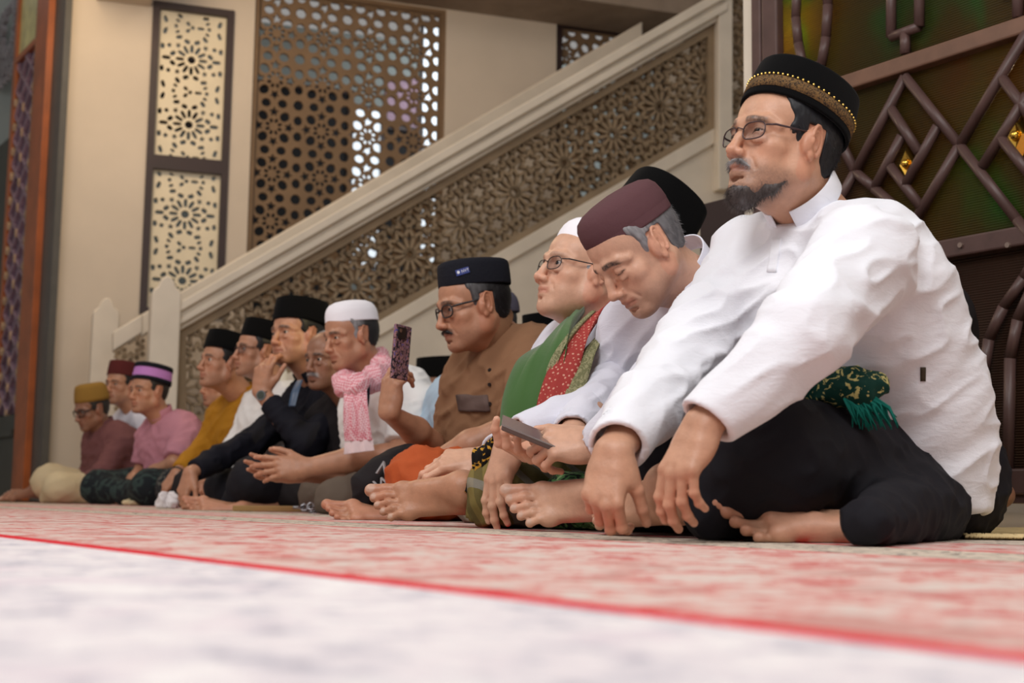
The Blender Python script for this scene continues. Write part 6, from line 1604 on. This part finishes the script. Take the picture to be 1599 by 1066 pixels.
# phones
def phone(c,xd,zd,L,W_,T,label,bodym,rot=0):
    t=empty('phone',c,label,'phone'); R=basis(xd,zd); Mx=np.eye(4); Mx[:3,:3]=R; Mx[:3,3]=c; Mx=Matrix(Mx.tolist())
    o=MB().box((-L/2,-W_/2,-T/2),(L/2,W_/2,T/2)).build('phone_body',bodym,t,Mx=Mx,bevel=.003)
    MB().box((-L/2+.004,-W_/2+.003,T/2),(L/2-.004,W_/2-.003,T/2+.0006)).build('phone_screen',SCR,t,Mx=Mx)
    return t,Mx
SCR=Mat('phone_glass',srgb(14,16,22),.08,spec=.8).m
BACKC=batik('phone_case_back',srgb(40,34,44),srgb(150,110,110),60,srgb(60,66,140),t=.5)
c=at(626,550,3.68); t,Mx=phone(c,(.06,0,1),(-.85,.5,0),.150,.074,.010,'phone in a patterned case held upright by the man in the brown shirt',BACKC)
c0=Mx@Vector((.045,.0,-.0062))
MB().box((.035,-.030,-.0072),(.068,.008,-.005)).build('camera_bump',BLKP,t,Mx=Mx,bevel=.002)
mb=MB(); mb.tube([(.058,-.02,-.0068),(.058,-.02,-.0085)],.006,12); mb.build('camera_lens',METAL,t,Mx=Mx)
c=at(831,679,2.545); t,Mx=phone(c,(-.93,-.10,.36),(.36,-.32,.86),.122,.064,.011,'silver-edged phone held flat in both hands by the brown-capped man',plain('phone_grey_brown',srgb(96,80,76),.35))
mb=MB(); mb.box((-.064,-.0325,.0035),(.064,.0325,.0062)); mb.build('silver_edge',METAL,t,Mx=Mx,bevel=.001)
# tag on the knitted cap with its small lettering
M4=PEOPLE['m4']; H=M4['HM']; 
def textobj(txt,size,mat,parent,Mx,name='lettering',ext=.0004):
    cu=bpy.data.curves.new('t','FONT'); cu.body=txt; cu.size=size; cu.extrude=ext; cu.align_x='CENTER'; cu.align_y='CENTER'
    ob=bpy.data.objects.new('t',cu); COL.objects.link(ob); dg=bpy.context.evaluated_depsgraph_get(); me=bpy.data.meshes.new_from_object(ob.evaluated_get(dg)); bpy.data.objects.remove(ob)
    me.transform(Mx); me.materials.clear(); me.materials.append(mat); o=bpy.data.objects.new(name,me); COL.objects.link(o); return par(o,parent)
TAGB=plain('tag_blue',srgb(44,60,130),.6); WHT=plain('tag_white',srgb(225,228,235),.6)
a=math.radians(56); ca,sa=math.cos(a),math.sin(a); e_=2/2.3
def captag(a,z,out):
    Rt=np.array(Matrix.Rotation(-.12,3,'Y')); ca,sa=math.cos(a),math.sin(a)
    p=Rt@np.array([.101*1.01*abs(ca)**e_*np.sign(ca),.083*1.01*abs(sa)**e_*np.sign(sa)*(1-.07*ca),z])+np.array([-.022,0,.052]); n=nrm(Rt@np.array([ca/.101,sa/.083,0])); return p+n*out,n
p,n=captag(a,.034,.0015); up=nrm(np.array([.1,0,1])-n*n[2]); xx=np.cross(up,n)
Lm=np.eye(4); Lm[:3,0]=xx;Lm[:3,1]=up;Lm[:3,2]=n;Lm[:3,3]=p; Lm=H@Matrix(Lm.tolist())
o=MB().box((-.019,-.0085,-.004),(.019,.0085,.001)).build('blue_tag',TAGB,M4['root'],Mx=Lm,bevel=.0008); o['label']='small blue fabric tag'
textobj('\u25CF NVT',.011,WHT,o,Lm@Matrix.Translation((0.001,0,.0014)))
# man 4: chest stripe, sarong end with letters, dark knee cloth
r4=M4['root']
surf_patch('dark_chest_panel',plain('chest_panel_taupe',srgb(88,68,62),.8),r4,'shirt',714,617,762,642,.006,label='dark taupe chest panel',skew=4)
S=SDF(.006); S.cap(at(600,742,3.72),at(640,735,3.80),.062,.075,k=.03); S.cap(at(572,760,3.70),at(566,790,3.70),.045,.028,k=.03)
o=garment('sarong_end',DARKJ,r4,S,.006,.006,(9,9,9),label='black lettered end of the sarong')
for (x,y,tx,r_) in ((598,729,'V',2.9),(600,756,'W',.35)):
    c=at(x,y,3.635); n=nrm([-.25,-1,.15]); up=nrm([-.1,0,1]); xx=nrm(np.cross(up,n)); up=np.cross(n,xx); Lm=np.eye(4); Lm[:3,0]=xx;Lm[:3,1]=up;Lm[:3,2]=n;Lm[:3,3]=c
    textobj(tx,.052,plain('letter_grey',srgb(150,148,150),.7),o,Matrix(Lm.tolist())@Matrix.Rotation(r_,4,'Z'),ext=.006)
S=SDF(.006); S.cap(at(712,718,3.70),at(745,716,3.75),.045,.05,k=.03); garment('dark_undercloth',NAVY,r4,S,.006,.004)
# button row on man 4 and man 10
for i,(x,y,Y) in enumerate(((765,578,3.60),(765,600,3.57),(765,630,3.56))):
    c,n_=surf(r4,'shirt',x,y); mb=MB(); mb.tube([c,c+n_*.004],.0055,10); mb.build('button',BLKP,r4)
# collar of man 7 suit lapel etc: man 6 polo hem; watch strap
# --- things on the carpet
def lump(name,mat,px,py,Y,rx,ry,rz,label,cat,seed=1,h=.004,amp=.5):
    c=floor_at(px,py) if Y is None else at(px,py,Y); c=np.array([c[0],c[1],0]); t=empty(name,c,label,cat); S=SDF(h); rr=random.Random(seed)
    for k in range(9): S.ell(c+np.array([rr.uniform(-rx,rx)*.8,rr.uniform(-ry,ry)*.8,rz*rr.uniform(.2,.6)]),(rx*rr.uniform(.3,.6),ry*rr.uniform(.3,.6),rz*rr.uniform(.4,.8)),k=.012)
    S.half((0,0,.002),(0,0,-1)); v,f=S.build(); n=vnormals(v,f); v=fold_disp(v,n,rz*amp*.4,(30,30,30),seed=seed); v[:,2]=np.maximum(v[:,2],.0015); mk(name+'_cloth',v,f,mat,t); return t
lump('folded_cloth',plain('cream_cloth',srgb(214,196,158),.9),222,790,7.0,.11,.06,.035,'crumpled cream cloth on the carpet in front of the pink-shirted man','cloth',2,.006)
lump('tissue',plain('white_tissue',srgb(222,216,218),.9),262,785,5.9,.045,.04,.055,'crumpled white tissue beside the hand of the suited man','tissue',3,.004)
lump('folded_cloth',DKBATIK,118,786,8.2,.16,.06,.03,'dark patterned cloth on the carpet at the knees of the man in the tan cap','cloth',4,.007)
p=at(432,800,5.2); ob=MB().box((p[0]-.16,p[1]-.05,0.0005),(p[0]+.14,p[1]+.12,.022)).build('flat_box',plain('tan_card',srgb(150,118,72),.8),bevel=.003); tag(ob,'flat tan box on the carpet by the suited man','box')
p=at(482,800,4.85); t=empty('key_bunch',(p[0],p[1],0),'bunch of silver keys on the carpet beside the grey trousers','keys')
for k in range(5):
    a=k*1.3; q=np.array([p[0]+.02*math.cos(a),p[1]+.02*math.sin(a),.010+.004*k]); e=q+np.array([.05*math.cos(a),.03*math.sin(a),0]); mb=MB(); mb.tube([q+np.array([.012*math.cos(b),.012*math.sin(b)*.5,.012*math.sin(b)]) for b in np.linspace(0,6.28,10,endpoint=False)],.0035,6,closed=True); mb.tube([q,e],.004,6); mb.build('key',METAL,t,smooth=True)
q0=floor_at(1512,845); rug=[(1500,845),(1700,850),(1700,828),(1512,828)]
pts=[floor_at(1506,842)[:2],floor_at(1760,846)[:2],floor_at(1760,828)[:2],floor_at(1512,828)[:2]]
t=empty('straw_mat',(*pts[0],0),'beige woven mat on the carpet at the lower right edge','mat')
MB().prism(ccw([tuple(p) for p in pts]),.0005,.008).build('mat_weave',plain('straw',srgb(196,170,120),.9,var=.25,scale=60,bump=.8,bscale=200),t)
mb=MB(); rr=random.Random(9); a0=pts[0];a1=pts[1]
for k in range(170):
    u=k/170; p=a0+(a1-a0)*u; q=np.array([p[0],p[1],.004]); mb.tube([q,q+np.array([rr.uniform(-.01,.01),-.012,.006]),q+np.array([rr.uniform(-.015,.015),-.028,.001])],.0022,4)
o=mb.build('mat_fringe',plain('straw_fringe',srgb(208,184,136),.9),t,smooth=True); o['kind']='stuff'
# thin dark panel standing in for a low dark cabinet left of the jamb
MB().box((W(1100,400)[0],0.0,-.02),(W(1166,400)[0],W(1135,312)[1],.02)).build('dark_panel',plain('panel_dark_red_wood',srgb(40,20,18),.5),dr,Mx=DW.M)
